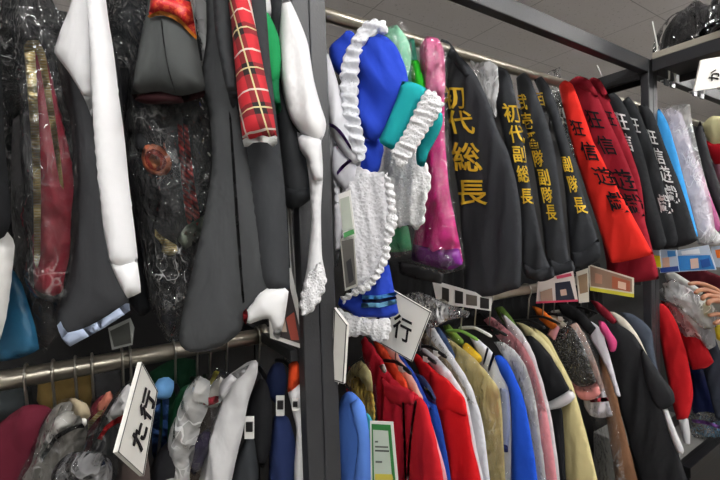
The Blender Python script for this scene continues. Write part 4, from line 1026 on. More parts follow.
t.sheet('strap', [(163, 396), (169, 396), (168, 420), (166, 450), (163, 470), (160, 460), (162, 430)], cloth('#2c4f86'), T=.012, fold=(.006, 30, 0), off=-.004)
t.end()
one('dress', 'dark green garment between light blue top and long white bag', 'dress', LL, R(178, .93, 42), 'body',
    [(164, 420), (172, 404), (182, 388), (190, 384), (196, 400), (190, 440), (180, 490), (172, 560), (150, 560), (158, 470)], cloth('#12492c'), T=.024, fold=(.012, 20, 0))
one('coat', 'black garment below the light blue top and dark green garment', 'coat', LL, R(165, .86, 42), 'body',
    [(150, 470), (158, 452), (170, 440), (178, 448), (170, 500), (162, 560), (142, 560), (146, 500)], cloth('#1c1c20'), T=.02, fold=(.01, 20, 0))
t = Thing('dress', 'long white garment rolled in crinkled clear plastic on the near lower rail', 'dress', LL, R(190, .85, 42))
t.sheet('body', [(190, 388), (198, 380), (205, 386), (203, 402), (194, 428), (186, 462), (180, 520), (176, 570), (156, 570), (164, 490), (172, 444), (182, 410)], cloth('#b9b6ae'), T=.02, fold=(.01, 24, 5))
t.sheet('plastic_cover', [(186, 390), (197, 376), (208, 384), (207, 404), (198, 432), (190, 465), (184, 570), (150, 570), (160, 490), (168, 442), (178, 408)], FILM_FROST, T=.045, fold=(.01, 26, 15), crumple=.01, single=True, step=.008)
t.end()
t = Thing('dress', 'bagged garment with yellow collar, red and white stripe and gold ring', 'dress', LL, R(208, .87, 42))
b = t.sheet('body', [(200, 400), (206, 380), (214, 372), (222, 378), (222, 396), (216, 420), (208, 450), (200, 500), (194, 570), (170, 570), (180, 480), (190, 430)], cloth('#3f332e'), T=.024, fold=(.01, 20, 0))
t.sheet('collar', [(205, 385), (209, 375), (216, 371), (219, 374), (212, 379), (208, 390)], cloth('#b9b04a'), T=.008, fold=(0, 10, 0), under=b, off=.002, label='yellow collar')
t.sheet('panel', [(202, 398), (210, 384), (219, 378), (222, 386), (217, 402), (212, 412), (202, 408)], cloth('#c9c6c0'), T=.006, fold=(.002, 20, 0), under=b, off=.002, label='white panel')
t.sheet('stripe', [(199, 408), (204, 400), (216, 399), (216, 405), (210, 408), (202, 408.5)], cloth('#b8283a'), T=.005, fold=(0, 10, 0), under=b, off=.007, label='red stripe')
t.sheet('panel', [(186, 460), (194, 440), (204, 432), (206, 446), (198, 470), (190, 480)], cloth('#332a4c'), T=.006, fold=(.002, 20, 0), under=b, off=.002, label='purple panel')
bm = bmesh.new(); c0 = [t.pl.pt(*t.pl.uv(184 + 8.5 * math.cos(a), 476 + 9.5 * math.sin(a)), .034) for a in [k * math.pi / 12 for k in range(25)]]
bm_tube(bm, c0, .006, 8); t.raw('ring', bm, gold_braid(), label='gold ring')
t.sheet('plastic_cover', [(198, 396), (206, 374), (216, 367), (227, 376), (226, 398), (220, 424), (212, 456), (204, 570), (168, 570), (176, 480), (188, 430)], FILM, T=.05, fold=(.006, 20, 10), crumple=.008, single=True, step=.008)
t.end()
t = Thing('shirt', 'loose white satin shirt in the middle of the near lower rail', 'shirt', LL, R(230, .84, 40))
t.sheet('body', [(226, 378), (236, 370), (248, 362), (258, 360), (257, 374), (250, 396), (244, 424), (238, 450), (230, 490), (226, 570), (184, 570), (192, 500), (202, 462), (212, 425), (220, 400)], satin('#d2d2d4', .45), T=.028, fold=(.018, 16, 8))
t.sheet('collar', [(220, 384), (228, 376), (240, 369), (250, 364), (244, 374), (234, 382), (226, 396), (218, 404)], satin('#cfcfd2', .45), T=.01, fold=(.003, 20, 0), off=.022)
t.end()
def buckle(t, px, py, w, h, off):
    pl = t.pl
    def box(name, x0, y0, x1, y1, mat, o):
        return t.sheet(name, [(x0, y0), (x1, y0), (x1, y1), (x0, y1)], mat, T=.004, flat=True, fold=(0, 10, 0), sharp=True, step=.03, off=o)
    box('clip', px - w / 2, py - h / 2, px + w / 2, py + h / 2, WHITEP, off)
    box('clip_pad', px - w * .36, py - h * .25, px + w * .36, py + h * .18, BLACKP, off + .0045)
t = Thing('dress', 'black dress hung by a white clip next to the navy one', 'dress', LL, R(252, .87, 40))
t.sheet('upper', [(252, 392), (260, 378), (268, 384), (272, 410), (270, 450), (262, 470), (250, 440), (246, 420)], cloth('#191a1d'), T=.022, fold=(.01, 18, 0))
b = t.sheet('skirt', [(242, 446), (248, 436), (254, 440), (258, 470), (260, 570), (214, 570), (224, 500), (232, 466)], cloth('#303337'), T=.022, fold=(.01, 18, 0), off=.02)
buckle(t, 249, 428, 9, 22, .04); t.end()
t = Thing('dress', 'navy blue dress gathered in a white clip near the first post', 'dress', LL, R(280, .87, 40))
t.sheet('upper', [(268, 372), (275, 362), (284, 364), (287, 380), (284, 398), (276, 404), (268, 396), (266, 384)], cloth('#1f2b52'), T=.024, fold=(.012, 24, 0))
t.sheet('skirt', [(273, 418), (280, 412), (288, 418), (294, 436), (298, 470), (300, 570), (266, 570), (268, 490), (270, 446)], cloth('#25335e'), T=.024, fold=(.014, 24, 0), off=.01)
buckle(t, 280, 406, 8, 20, .03); t.end()
t = Thing('shirt', 'white garment with orange collar and black clip beside the first post', 'shirt', LL, R(298, .80, 40))
t.sheet('collar', [(289, 364), (296, 360), (302, 370), (301, 382), (295, 388), (287, 393), (288, 380)], cloth('#d8481e'), T=.018, fold=(.005, 24, 0), label='orange collar')
t.sheet('body', [(288, 392), (295, 386), (302, 380), (306, 400), (309, 440), (313, 480), (316, 560), (296, 560), (294, 470), (296, 430), (292, 410)], cloth('#dededf', var=.03), T=.016, fold=(.009, 24, 0), off=-.004)
buckle(t, 295, 405, 6, 12, .018); t.end()
one('vest', 'grey blue vest edge between orange collar and first post', 'vest', LL, R(308, .845, 40), 'body',
    [(302, 366), (308, 370), (312, 400), (316, 440), (318, 500), (310, 500), (308, 440), (304, 400)], cloth('#66708a'), T=.014, fold=(.006, 24, 0))
# darker stock hanging behind the rail
for lab, pts, c in (('ochre garment folded behind the lower rail at left', [(38, 372), (60, 366), (96, 370), (100, 392), (92, 410), (60, 414), (36, 404)], '#6e5a30'),
                    ('dark green garment behind the lower rail near the fourth hook', [(150, 372), (176, 358), (196, 360), (200, 400), (186, 430), (160, 430), (150, 400)], '#0f3a24'),
                    ('grey plastic topped garment behind the lower rail centre left', [(92, 376), (112, 362), (124, 372), (122, 412), (104, 420), (92, 404)], '#3a3a3c'),
                    ('dark grey garment behind the lower rail at the far left edge', [(-40, 392), (0, 388), (30, 386), (34, 410), (10, 420), (-40, 430)], '#33383a')):
    one('folded_garment', lab, 'garment', 'stock hanging behind the lower rail', Plane(80, 1.13, 8), 'body', pts, cloth(c), T=.03, fold=(.014, 16, 20))

# ================================================================== LOWER RAIL, MIDDLE RACK
LM_ = 'costumes on the middle lower rail'
def S(X): return Plane(500, .8, 90, 0, X=X)
t = Thing('jacket', 'cornflower blue jacket hanging first to the right of the first post', 'jacket', LM_, Plane(358, .78, 70))
t.sheet('body', [(340, 402), (344, 394), (350, 391), (357, 396), (363, 404), (368, 430), (372, 470), (376, 570), (330, 570), (336, 460)], cloth('#4f7bd0'), T=.02, fold=(.007, 16, 0))
t.sheet('sleeve', [(350, 404), (358, 398), (364, 405), (368, 430), (373, 480), (378, 570), (352, 570), (354, 480), (358, 440)], cloth('#5a86da'), T=.018, fold=(.006, 16, 0), off=.016)
t.end()
HM = 'hangers on the middle lower rail'
hanger(0, 'white hanger shoulder above the cornflower blue jacket', HM, X=.50, mat=WHITEP, hook=WHITEP, drop=.12)
t = Thing('dress', 'pale gold fringed dress under clear plastic beside the cornflower blue jacket', 'dress', LM_, S(.60))
t.sheet('collar', [(346, 378), (352, 366), (361, 360), (370, 372), (373, 392), (368, 396), (362, 380), (354, 376), (349, 388)], cloth('#cfc38a'), T=.016, fold=(.006, 26, 0))
t.sheet('fringe', [(350, 380), (360, 376), (369, 384), (373, 400), (374, 420), (370, 436), (364, 426), (360, 404), (354, 394)], cloth('#c9a94e'), T=.014, fold=(.012, 60, 0), off=.002, scal=(.004, .02))
t.sheet('plastic_cover', [(344, 384), (350, 364), (360, 356), (370, 366), (376, 396), (376, 424), (370, 440), (360, 420), (350, 400)], FILM, T=.03, fold=(.006, 26, 0), crumple=.008, single=True, step=.007)
t.end()
one('dress', 'turquoise garment edge between blue jacket and green edged price card', 'dress', LM_, S(.57), 'body', [(362, 420), (368, 412), (372, 424), (376, 480), (380, 570), (364, 570), (364, 480)], cloth('#3f9fb0'), T=.012, fold=(.006, 24, 0))
t = Thing('jacket', 'crimson track jacket with white piping and a zip in front of the pink sleeve', 'jacket', LM_, S(.715))
b = t.sheet('body', [(361, 342), (364, 336), (371, 344), (380, 358), (388, 372), (400, 385), (414, 392), (421, 400), (416, 420), (411, 450), (409, 570), (388, 570), (386, 480), (380, 430), (373, 390), (366, 362)], cloth('#b8182c'), T=.022, fold=(.011, 14, -6))
t.sheet('collar', [(381, 376), (390, 384), (402, 388), (414, 394), (414, 404), (404, 408), (392, 404), (384, 394)], cloth('#b01a2c'), T=.012, fold=(.004, 20, 30), off=.014)
t.sheet('zip', [(402, 402), (404, 402), (405.5, 440), (407, 500), (405, 500), (403.5, 440)], plain('dark_zip', '#2a1418', rough=.4), T=.003, fold=(0, 10, 0), off=.024, label='dark zip line')
t.sheet('sleeve', [(415, 402), (421, 397), (427, 408), (434, 432), (441, 465), (446, 500), (454, 570), (402, 570), (406, 480), (410, 440)], cloth('#c41a26'), T=.024, fold=(.008, 13, -6), off=.012)
t.sheet('piping', [(415, 400), (417, 401), (413, 425), (410, 455), (408, 500), (406.3, 500), (408, 455), (411, 425)], cloth('#e6d8da'), T=.004, fold=(0, 10, 0), off=.034, label='white piping')
t.sheet('emblem', [(379, 366), (384, 363), (387, 371), (384, 374)], cloth('#e6e2e2'), T=.003, fold=(0, 10, 0), off=.024, label='white chest mark')
t.end()
hanger(0, 'black clip hanger in the collar of the crimson track jacket', HM, X=.75, mat=BLACKP, drop=.15, clip=WHITEP)
plC = Plane(388, .70, 55, 0, py=450)
card('price_card', 'green bordered white notice card hanging in front of the crimson jacket', plC, [(370, 421), (393, 422), (406, 570), (372, 570)],
     [('green_border', [(371.5, 424), (390.5, 425), (403, 568), (374, 568)], '#2f7a3c'), ('print', [(373, 430), (388, 431), (399, 564), (376, 564)], '#c3cfc4'), ('print_line', [(375, 441), (378, 441), (378, 442.6), (375, 442.6)], '#555a55'),
      ('print_line', [(375, 446), (388, 446.5), (388, 448), (375, 447.5)], '#5a605a'), ('print_line', [(375, 450), (389, 450.5), (389, 452), (375, 451.5)], '#3f463f'), ('print_line', [(375.5, 461), (382, 461.2), (382, 463), (375.5, 462.8)], '#59605a'), ('yellow_print', [(375, 474), (392, 474.5), (393, 480), (375, 480)], '#cdbf52')], group=PC)
one('jacket', 'orange jacket shoulder strip behind the crimson jacket', 'jacket', LM_, S(.765), 'shoulder',
    [(372, 334), (378, 340), (386, 350), (396, 366), (405, 380), (410, 392), (430, 430), (440, 480), (420, 480), (404, 410), (396, 388), (386, 368), (376, 350)], cloth('#d8482a'), T=.016, fold=(.006, 18, -20))
one('blouse', 'peach and white shoulder strip between orange and royal blue garments', 'blouse', LM_, S(.79), 'shoulder',
    [(378, 336), (384, 334), (392, 344), (400, 358), (412, 376), (424, 400), (416, 400), (404, 380), (392, 360), (382, 346)], cloth('#e2b3a4'), T=.014, fold=(.006, 18, -20))
one('jacket', 'royal blue shoulder behind the peach strip under the white sign board', 'jacket', LM_, S(.82), 'shoulder',
    [(382, 334), (388, 336), (398, 350), (408, 364), (418, 380), (432, 410), (424, 410), (410, 386), (398, 366), (388, 350)], cloth('#1f3f9e'), T=.016, fold=(.006, 18, -20))
one('jacket', 'pale pink sleeve strip right of the crimson sleeve', 'jacket', LM_, S(.80), 'sleeve',
    [(418, 402), (424, 402), (432, 424), (440, 450), (447, 480), (458, 570), (440, 570), (436, 490), (428, 450)], cloth('#e8a9b4'), T=.014, fold=(.005, 18, 0))
t = Thing('jacket', 'royal blue garment with navy yellow lined collar right of the pink strip', 'jacket', LM_, S(.855))
t.sheet('sleeve', [(404, 374), (414, 380), (426, 388), (434, 398), (440, 420), (447, 455), (452, 490), (462, 570), (444, 570), (438, 480), (428, 420), (414, 394)], cloth('#1c46a6'), T=.014, fold=(.006, 18, 0))
t.sheet('collar', [(400, 372), (410, 370), (422, 378), (434, 396), (436, 406), (426, 398), (414, 392), (404, 384)], cloth('#4a2a5a'), T=.014, fold=(.004, 18, 0), off=.008, label='purple collar')
t.sheet('collar_edge', [(416, 374), (423, 376), (431, 387), (437, 400), (433, 402), (426, 392), (418, 384)], cloth('#2a3358'), T=.01, fold=(.002, 18, 0), off=.018, label='navy collar flap')
t.sheet('yellow_line', [(424, 386), (429, 391), (434.5, 399.5), (433.5, 400.5), (428, 393), (423.5, 387.5)], cloth('#cfc07a'), T=.003, fold=(0, 10, 0), off=.028, label='yellow line')
t.end()
hanger(0, 'black hanger with white clip between royal blue and red jackets', HM, X=.85, mat=BLACKP, drop=.14, clip=WHITEP)
t = Thing('jacket', 'large bright red jacket with short cape shoulder in the middle lower row', 'jacket', LM_, S(.895))
t.sheet('body', [(408, 348), (414, 351), (424, 360), (436, 372), (450, 384), (462, 396), (466, 408), (472, 440), (480, 475), (496, 570), (452, 570), (444, 485), (438, 440), (430, 405), (420, 375)], cloth('#c8141c'), T=.018, fold=(.008, 14, -8))
t.sheet('shoulder_cape', [(430, 372), (440, 374), (453, 385), (464, 398), (467, 412), (465, 417), (452, 412), (438, 413), (432, 396)], cloth('#d2181e'), T=.014, fold=(.006, 16, -20), off=.014)
t.end()
hanger(0, 'black hanger at the neck of the large bright red jacket', HM, X=.895, mat=BLACKP, drop=.13, clip=WHITEP)
one('shirt', 'white shirt strip directly right of the large red jacket', 'shirt', LM_, S(.93), 'sleeve',
    [(418, 345), (428, 350), (442, 362), (456, 380), (466, 398), (472, 424), (478, 455), (485, 490), (498, 570), (478, 570), (470, 490), (458, 420), (440, 380)], cloth('#dcdde2', var=.02), T=.014, fold=(.007, 20, -6))
t = Thing('coat', 'brown beige coat shoulder in clear plastic right of the white strip', 'coat', LM_, S(.96))
t.sheet('shoulder', [(416, 330), (424, 332), (436, 346), (450, 364), (462, 384), (470, 400), (462, 404), (448, 384), (432, 360)], cloth('#8a7a66'), T=.016, fold=(.007, 20, -20))
t.sheet('plastic_cover', [(414, 330), (424, 328), (440, 344), (456, 364), (470, 386), (478, 404), (466, 408), (446, 386), (428, 360)], FILM_HEAVY, T=.026, fold=(.006, 24, 0), crumple=.008, single=True, step=.007)
t.end()
one('shirt', 'white shirt with blue grey collar behind the brown plastic coat', 'shirt', LM_, S(.995), 'body',
    [(424, 322), (432, 325), (442, 340), (454, 358), (470, 384), (482, 420), (490, 480), (504, 570), (488, 570), (476, 480), (462, 412), (446, 376), (430, 346)], cloth('#dfe1e8', var=.02), T=.016, fold=(.008, 20, -10))
one('vest', 'slate blue collar edge behind the white sign board, beside the brown plastic coat', 'vest', LM_, S(1.02), 'collar',
    [(432, 326), (440, 328), (450, 344), (456, 358), (450, 360), (440, 346)], cloth('#3c4e70'), T=.014, fold=(.006, 20, -10))
t = Thing('jacket', 'pale yellow jacket in clear plastic in the middle lower row', 'jacket', LM_, S(1.05))
t.sheet('body', [(440, 336), (448, 338), (460, 347), (474, 358), (488, 374), (499, 390), (502, 410), (503, 440), (506, 480), (514, 570), (482, 570), (478, 480), (472, 430), (462, 392), (450, 362)], cloth('#d9c98c'), T=.022, fold=(.008, 15, -8))
t.sheet('plastic_cover', [(440, 334), (452, 336), (474, 352), (494, 374), (505, 392), (508, 440), (512, 480), (518, 570), (478, 570), (470, 450), (456, 390), (446, 358)], FILM, T=.036, fold=(.006, 20, 0), crumple=.006, single=True, step=.009)
t.end()
hanger(0, 'padded hanger with green and yellow cover above the pale yellow jacket', HM, X=1.04, mat=cloth('#7fae4e'), drop=.1)
t = Thing('hanger_cover', 'green and yellow sash lying over the shoulder of the sailor top', 'sash', LM_, S(1.08))
t.sheet('green_part', [(443, 326), (449, 324), (456, 332), (464, 341), (463, 346), (454, 342), (446, 334)], cloth('#6f8f3a'), T=.012, fold=(.003, 20, 0))
t.sheet('yellow_part', [(462, 346), (466, 342), (474, 349), (482, 357), (481, 363), (474, 362), (466, 356)], cloth('#e0b81c'), T=.014, fold=(.003, 20, 0), off=.001)
t.end()
t = Thing('sailor_top', 'white sailor top with two navy collar lines and cobalt blue sleeve', 'blouse', LM_, S(1.125))
t.sheet('body', [(468, 334), (474, 336), (484, 344), (494, 354), (500, 366), (508, 388), (511, 420), (512, 480), (520, 570), (496, 570), (494, 480), (492, 430), (488, 390), (478, 356)], cloth('#dfe2ec', var=.02), T=.014, fold=(.006, 18, 0))
t.sheet('sleeve', [(494, 356), (500, 355), (506, 360), (514, 374), (522, 394), (529, 424), (535, 460), (540, 500), (548, 570), (514, 570), (511, 480), (511, 420), (509, 392), (500, 372)], cloth('#1a4fc8'), T=.022, fold=(.007, 14, -8), off=.004)
t.sheet('navy_line', [(487, 347), (489, 348), (485, 362), (483.5, 366), (483, 362)], cloth('#1c2c5a'), T=.004, fold=(0, 10, 0), off=.017)
t.sheet('navy_line', [(493, 352), (495.2, 354), (490.5, 368), (488.5, 373), (488, 368)], cloth('#1c2c5a'), T=.004, fold=(0, 10, 0), off=.017)
t.sheet('panel', [(500, 388), (508, 390), (510, 420), (508, 452), (503, 446), (500, 420)], cloth('#aebbe6'), T=.006, fold=(.003, 20, 0), off=.012, label='pale blue panel')
t.sheet('hem_band', [(491, 436), (499, 442), (508, 446), (508, 453), (499, 450), (491, 444)], cloth('#22357e'), T=.005, fold=(0, 10, 0), off=.018, label='navy hem band')
t.end()
hanger(0, 'white hanger holding the sailor top with cobalt sleeve', HM, X=1.11, mat=WHITEP, drop=.1)
t = Thing('blouse', 'white blouse in clear plastic between cobalt sleeve and salmon jacket', 'blouse', LM_, S(1.20))
t.sheet('sleeve', [(494, 342), (502, 342), (512, 348), (522, 360), (530, 378), (536, 405), (541, 440), (546, 480), (556, 570), (536, 570), (533, 480), (524, 412), (512, 374)], cloth('#e0dfe0', var=.02), T=.018, fold=(.008, 20, -6))
t.sheet('plastic_cover', [(494, 340), (506, 338), (522, 352), (534, 378), (541, 410), (548, 460), (552, 500), (538, 490), (528, 430), (512, 376)], FILM_HEAVY, T=.03, fold=(.006, 22, 0), crumple=.006, single=True, step=.008)
t.end()
hanger(0, 'black hanger at the neck of the white blouse in plastic', HM, X=1.19, mat=BLACKP, drop=.11, clip=BLACKP)
t = Thing('jacket', 'salmon pink jacket in clear plastic left of the black bell sleeve', 'jacket', LM_, S(1.28))
t.sheet('body', [(484, 320), (490, 316), (500, 323), (512, 334), (524, 346), (534, 366), (543, 396), (550, 430), (557, 480), (568, 570), (552, 570), (546, 490), (536, 430), (526, 388), (508, 350), (494, 334)], cloth('#dc8f98'), T=.016, fold=(.007, 18, -8))
t.sheet('plastic_cover', [(484, 316), (500, 318), (524, 340), (538, 368), (547, 400), (545, 420), (534, 410), (522, 376), (500, 340)], FILM_HEAVY, T=.026, fold=(.006, 22, 0), crumple=.006, single=True, step=.008)
t.end()
one('skirt', 'white skirt edge between salmon jacket and black bell sleeve', 'skirt', LM_, S(1.33), 'body',
    [(500, 312), (508, 318), (520, 330), (532, 350), (542, 380), (552, 420), (560, 480), (570, 570), (560, 570), (552, 490), (544, 440), (530, 390), (514, 346)], cloth('#cfcdd0'), T=.012, fold=(.006, 22, -6))
one('dress', 'olive green shoulder above the salmon jacket', 'dress', LM_, S(1.38), 'shoulder',
    [(494, 308), (502, 306), (512, 318), (518, 328), (512, 330), (502, 322)], cloth('#5d7a34'), T=.016, fold=(.005, 20, 0))
t = Thing('dress', 'black dress with bell sleeve and broad white cuff in the middle lower row', 'dress', LM_, S(1.43))
t.sheet('skirt', [(540, 380), (552, 396), (562, 410), (564, 440), (566, 480), (574, 570), (562, 570), (556, 490), (548, 430)], cloth('#17181b'), T=.012, fold=(.008, 20, 0), off=-.01)
t.sheet('sleeve', [(526, 336), (532, 336), (540, 343), (550, 355), (560, 371), (570, 390), (560, 397), (547, 404), (540, 390), (534, 370), (528, 350)], cloth('#1d1e21'), T=.022, fold=(.007, 14, -10))
t.sheet('cuff', [(546, 403), (558, 397), (571, 389), (576, 396), (570, 403), (560, 408), (547, 410.5)], cloth('#e6e6e8', var=.02), T=.022, fold=(.004, 20, 0), off=.003, label='white cuff')
t.end()
hanger(0, 'black hanger at the neck of the black bell sleeved dress', HM, X=1.42, mat=BLACKP, drop=.12)
one('blouse', 'cream blouse shoulder behind the black bell sleeved dress', 'blouse', LM_, S(1.47), 'shoulder',
    [(516, 322), (524, 324), (536, 332), (548, 344), (558, 362), (552, 366), (540, 350), (526, 336)], cloth('#dfd3a0'), T=.016, fold=(.006, 20, -10))
t = Thing('coat', 'long cream yellow coat right of the white bell cuff', 'coat', LM_, S(1.52))
t.sheet('body', [(530, 326), (538, 330), (548, 338), (556, 352), (564, 368), (573, 386), (581, 414), (589, 445), (598, 482), (618, 570), (574, 570), (568, 500), (562, 450), (560, 412), (566, 398), (556, 376), (544, 350)], cloth('#ddd098'), T=.02, fold=(.008, 14, -8))
t.end()
hanger(0, 'black hanger at the neck of the long cream yellow coat', HM, X=1.52, mat=BLACKP, drop=.12)
t = Thing('dress', 'black sequin lace dress with salmon hem in clear plastic', 'dress', LM_, S(1.57))
t.sheet('bodice', [(552, 338), (560, 330), (568, 324), (576, 332), (584, 348), (591, 366), (597, 382), (588, 387), (577, 387), (568, 374), (560, 358)], lacy_black(), T=.02, fold=(.006, 20, 0))
t.sheet('hem', [(568, 378), (578, 386), (590, 386), (597, 381), (601, 394), (592, 400), (582, 400), (574, 392)], cloth('#de8f8c'), T=.016, fold=(.006, 26, 0), off=.002, label='salmon pink hem')
t.sheet('tag', [(547, 335), (552, 323), (560, 327), (555, 341)], cloth('#dc9aa4'), T=.004, fold=(0, 10, 0), off=.02, label='pink tag')
t.sheet('plastic_cover', [(550, 340), (560, 326), (570, 320), (580, 330), (592, 354), (602, 384), (598, 394), (578, 396), (562, 372)], FILM_HEAVY, T=.034, fold=(.006, 22, 0), crumple=.007, single=True, step=.008)
t.end()
t = Thing('dress', 'white skirt with a pink ribbon line in a long clear plastic cover', 'dress', LM_, S(1.63))
t.sheet('bodice', [(568, 326), (576, 322), (584, 334), (592, 352), (600, 374), (606, 394), (600, 400), (592, 386), (580, 356)], cloth('#b89a90'), T=.016, fold=(.007, 22, -8), label='dusty pink bodice')
t.sheet('skirt', [(584, 390), (594, 386), (604, 388), (609, 404), (613, 416), (602, 418), (590, 416), (584, 404)], cloth('#dad6dc'), T=.018, fold=(.01, 26, 0), label='white skirt')
t.sheet('ribbon', [(590, 399), (600, 398), (608, 397), (609, 401), (600, 402), (590, 402.5)], cloth('#cf4a58'), T=.005, fold=(0, 10, 0), off=.018, label='pink ribbon')
t.sheet('plastic_cover', [(572, 330), (584, 332), (596, 356), (608, 390), (616, 420), (622, 460), (628, 500), (636, 570), (600, 570), (598, 480), (592, 430), (584, 390), (578, 356)], FILM_HEAVY, T=.026, fold=(.008, 18, 0), crumple=.006, single=True, step=.009)
t.end()
t = Thing('blouse', 'white blouse with hot pink collar and long lace ribbon left of the black coat', 'blouse', LM_, S(1.69))
t.sheet('body', [(582, 318), (592, 322), (602, 330), (606, 344), (610, 356), (614, 372), (619, 390), (621, 397), (616, 396), (608, 372), (598, 352), (588, 334)], cloth('#e4e2ea', var=.02), T=.012, fold=(.006, 26, 0))
t.sheet('collar', [(598, 320), (604, 322), (611, 332), (617, 342), (615, 352), (610, 352), (606, 340), (600, 330)], cloth('#d04a80'), T=.012, fold=(.003, 20, 0), off=.006, label='hot pink collar')
t.end()
one('coat', 'mid brown coat strip left of the long black coat', 'coat', LM_, S(1.735), 'body',
    [(598, 330), (606, 346), (612, 374), (621, 415), (630, 450), (640, 490), (660, 570), (626, 570), (618, 500), (608, 430), (600, 380)], cloth('#7d5a42'), T=.014, fold=(.007, 16, -8))
t = Thing('coat', 'long black coat with white trim, rightmost large coat on the middle rack', 'coat', LM_, S(1.80))
t.sheet('body', [(600, 322), (608, 320), (620, 325), (633, 334), (644, 350), (652, 366), (662, 392), (668, 420), (676, 445), (690, 490), (712, 570), (652, 570), (642, 490), (628, 440), (618, 400), (610, 360)], cloth('#232427'), T=.02, fold=(.009, 12, -10))
t.sheet('sleeve', [(640, 346), (648, 356), (660, 374), (673, 391), (675, 402), (668, 408), (660, 410), (652, 400), (644, 376)], cloth('#28292c'), T=.02, fold=(.005, 14, -20), off=.016)
t.sheet('white_trim', [(662, 409), (667, 407), (674, 426), (684, 450), (682, 456), (677, 452), (669, 432)], cloth('#e6e6e8', var=.02), T=.008, fold=(.002, 20, 0), off=.012, label='white trim')
t.end()
one('shirt', 'cream white collar strip curving over behind the long black coat', 'shirt', LM_, S(1.845), 'collar',
    [(606, 312), (614, 312), (626, 320), (637, 334), (645, 350), (651, 363), (646, 364), (634, 344), (620, 328)], cloth('#e6dfd0', var=.02), T=.012, fold=(.004, 20, -10))
one('vest', 'grey navy garment shoulder last before the second post', 'vest', LM_, S(1.875), 'shoulder',
    [(620, 312), (632, 314), (644, 322), (652, 332), (654, 350), (660, 380), (652, 378), (642, 346), (630, 326)], cloth('#4c5462'), T=.012, fold=(.004, 20, -10))
one('blouse', 'white shoulder strip in the dark gap above the sequin lace dress', 'blouse', LM_, S(1.60), 'shoulder',
    [(548, 312), (556, 316), (566, 324), (576, 336), (572, 340), (560, 328), (550, 320)], cloth('#cfc9ba'), T=.012, fold=(.004, 20, 0))
one('dress', 'orange shoulder in the dark gap below the photo card', 'dress', LM_, S(1.54), 'shoulder',
    [(532, 306), (540, 308), (550, 316), (558, 326), (552, 330), (540, 320)], cloth('#c8641e'), T=.016, fold=(.005, 20, 0))
one('coat', 'black shoulder in the dark gap right of the orange shoulder', 'coat', LM_, S(1.66), 'shoulder',
    [(556, 304), (570, 304), (584, 314), (596, 328), (590, 336), (578, 324), (562, 314)], cloth('#1a1a1d'), T=.016, fold=(.005, 20, 0))
one('jacket', 'crimson collar strip in the dark gap below the yellow edged card', 'jacket', LM_, S(1.78), 'collar',
    [(590, 300), (598, 302), (610, 312), (618, 322), (612, 324), (600, 314)], cloth('#8c1f30'), T=.012, fold=(.004, 20, 0))
hanger(0, 'black hanger at the neck of the sequin lace dress', HM, X=1.60, mat=BLACKP, drop=.12, clip=WHITEP)
hanger(0, 'white hanger at the neck of the hot pink collared blouse', HM, X=1.70, mat=WHITEP, drop=.12)
hanger(0, 'black hanger at the neck of the long black coat', HM, X=1.81, mat=BLACKP, drop=.12, clip=BLACKP)
# signs, cards and plastic between the two rails
rowsign('white row sign board tilted under the blue maid skirt with large black letters', Plane(400, .83, 58, 0, py=330), [(374, 279), (431, 312), (412, 362), (360, 332)],
        [('な', 383.5, 318, 21, (.80, .42, -.12, 1.0), .95), ('行', 402.5, 328.5, 25, (.82, .42, -.12, 1.0), .92)], T=.006, fw=1.2)
rowsign('narrow white sign board seen almost edge on beside the first post', Plane(341, .75, 66, 0, py=350), [(334, 308), (347, 325), (343.5, 384), (331, 380)], None, T=.008, fw=1.4)
card('picture_card', 'white card with dark photo panels behind the first lettered jacket', Plane(465, .93, 60), [(432, 280), (492, 297), (491, 311), (437, 303)],
     [('photo', [(442, 287), (449, 289), (449, 302), (442, 301)], '#2b2825'), ('photo', [(455, 290), (463, 292), (463, 304), (455, 303)], '#23211f'), ('photo', [(480, 297), (489, 299), (489, 309), (480, 308)], '#1e1d1c'), ('photo', [(466, 294), (477, 296), (477, 306), (466, 305)], '#5a544c')], group=PC)
t = Thing('plastic_bag', 'crumpled silvery plastic heap right of the tilted sign board', 'plastic bag', LM_, Plane(430, .92, 55))
t.sheet('bag', [(402, 296), (414, 292), (430, 296), (446, 304), (470, 312), (468, 318), (450, 320), (434, 328), (420, 326), (410, 316)], film('silver_crumpled_film', veil=.16, scale=24, streak=.8, tint='#d8d8d8', thr=.55), T=.03, fold=(.012, 24, 40), crumple=.016, step=.007)
t.end()
card('picture_card', 'pink edged photo card of a dark haired figure under the second lettered jacket', Plane(560, .80, 70), [(538, 281), (573, 271), (578, 301), (536, 303)],
     [('photo', [(555, 283), (570, 281), (575, 300), (556, 302)], '#262a38'), ('face', [(560, 290), (566, 289), (567, 295), (561, 296)], '#c9a796'), ('figure', [(540, 292), (552, 288), (553, 301), (541, 302)], '#a58a78'), ('title', [(556, 276), (571, 273), (572, 276), (557, 279)], '#b5405a'), ('edge_band', [(536, 301.5), (578, 299.5), (578, 301.5), (536, 303.5)], '#c23a56')], border='#d9cfc8', group=PC)
card('picture_card', 'slim photo card tucked beside the pink edged one', Plane(583, .83, 70), [(576, 272), (588, 268), (589, 302), (579, 303)],
     [('photo', [(578, 276), (587, 273), (588, 292), (580, 294)], '#8a7258')], border='#dcd6c8', group=PC)
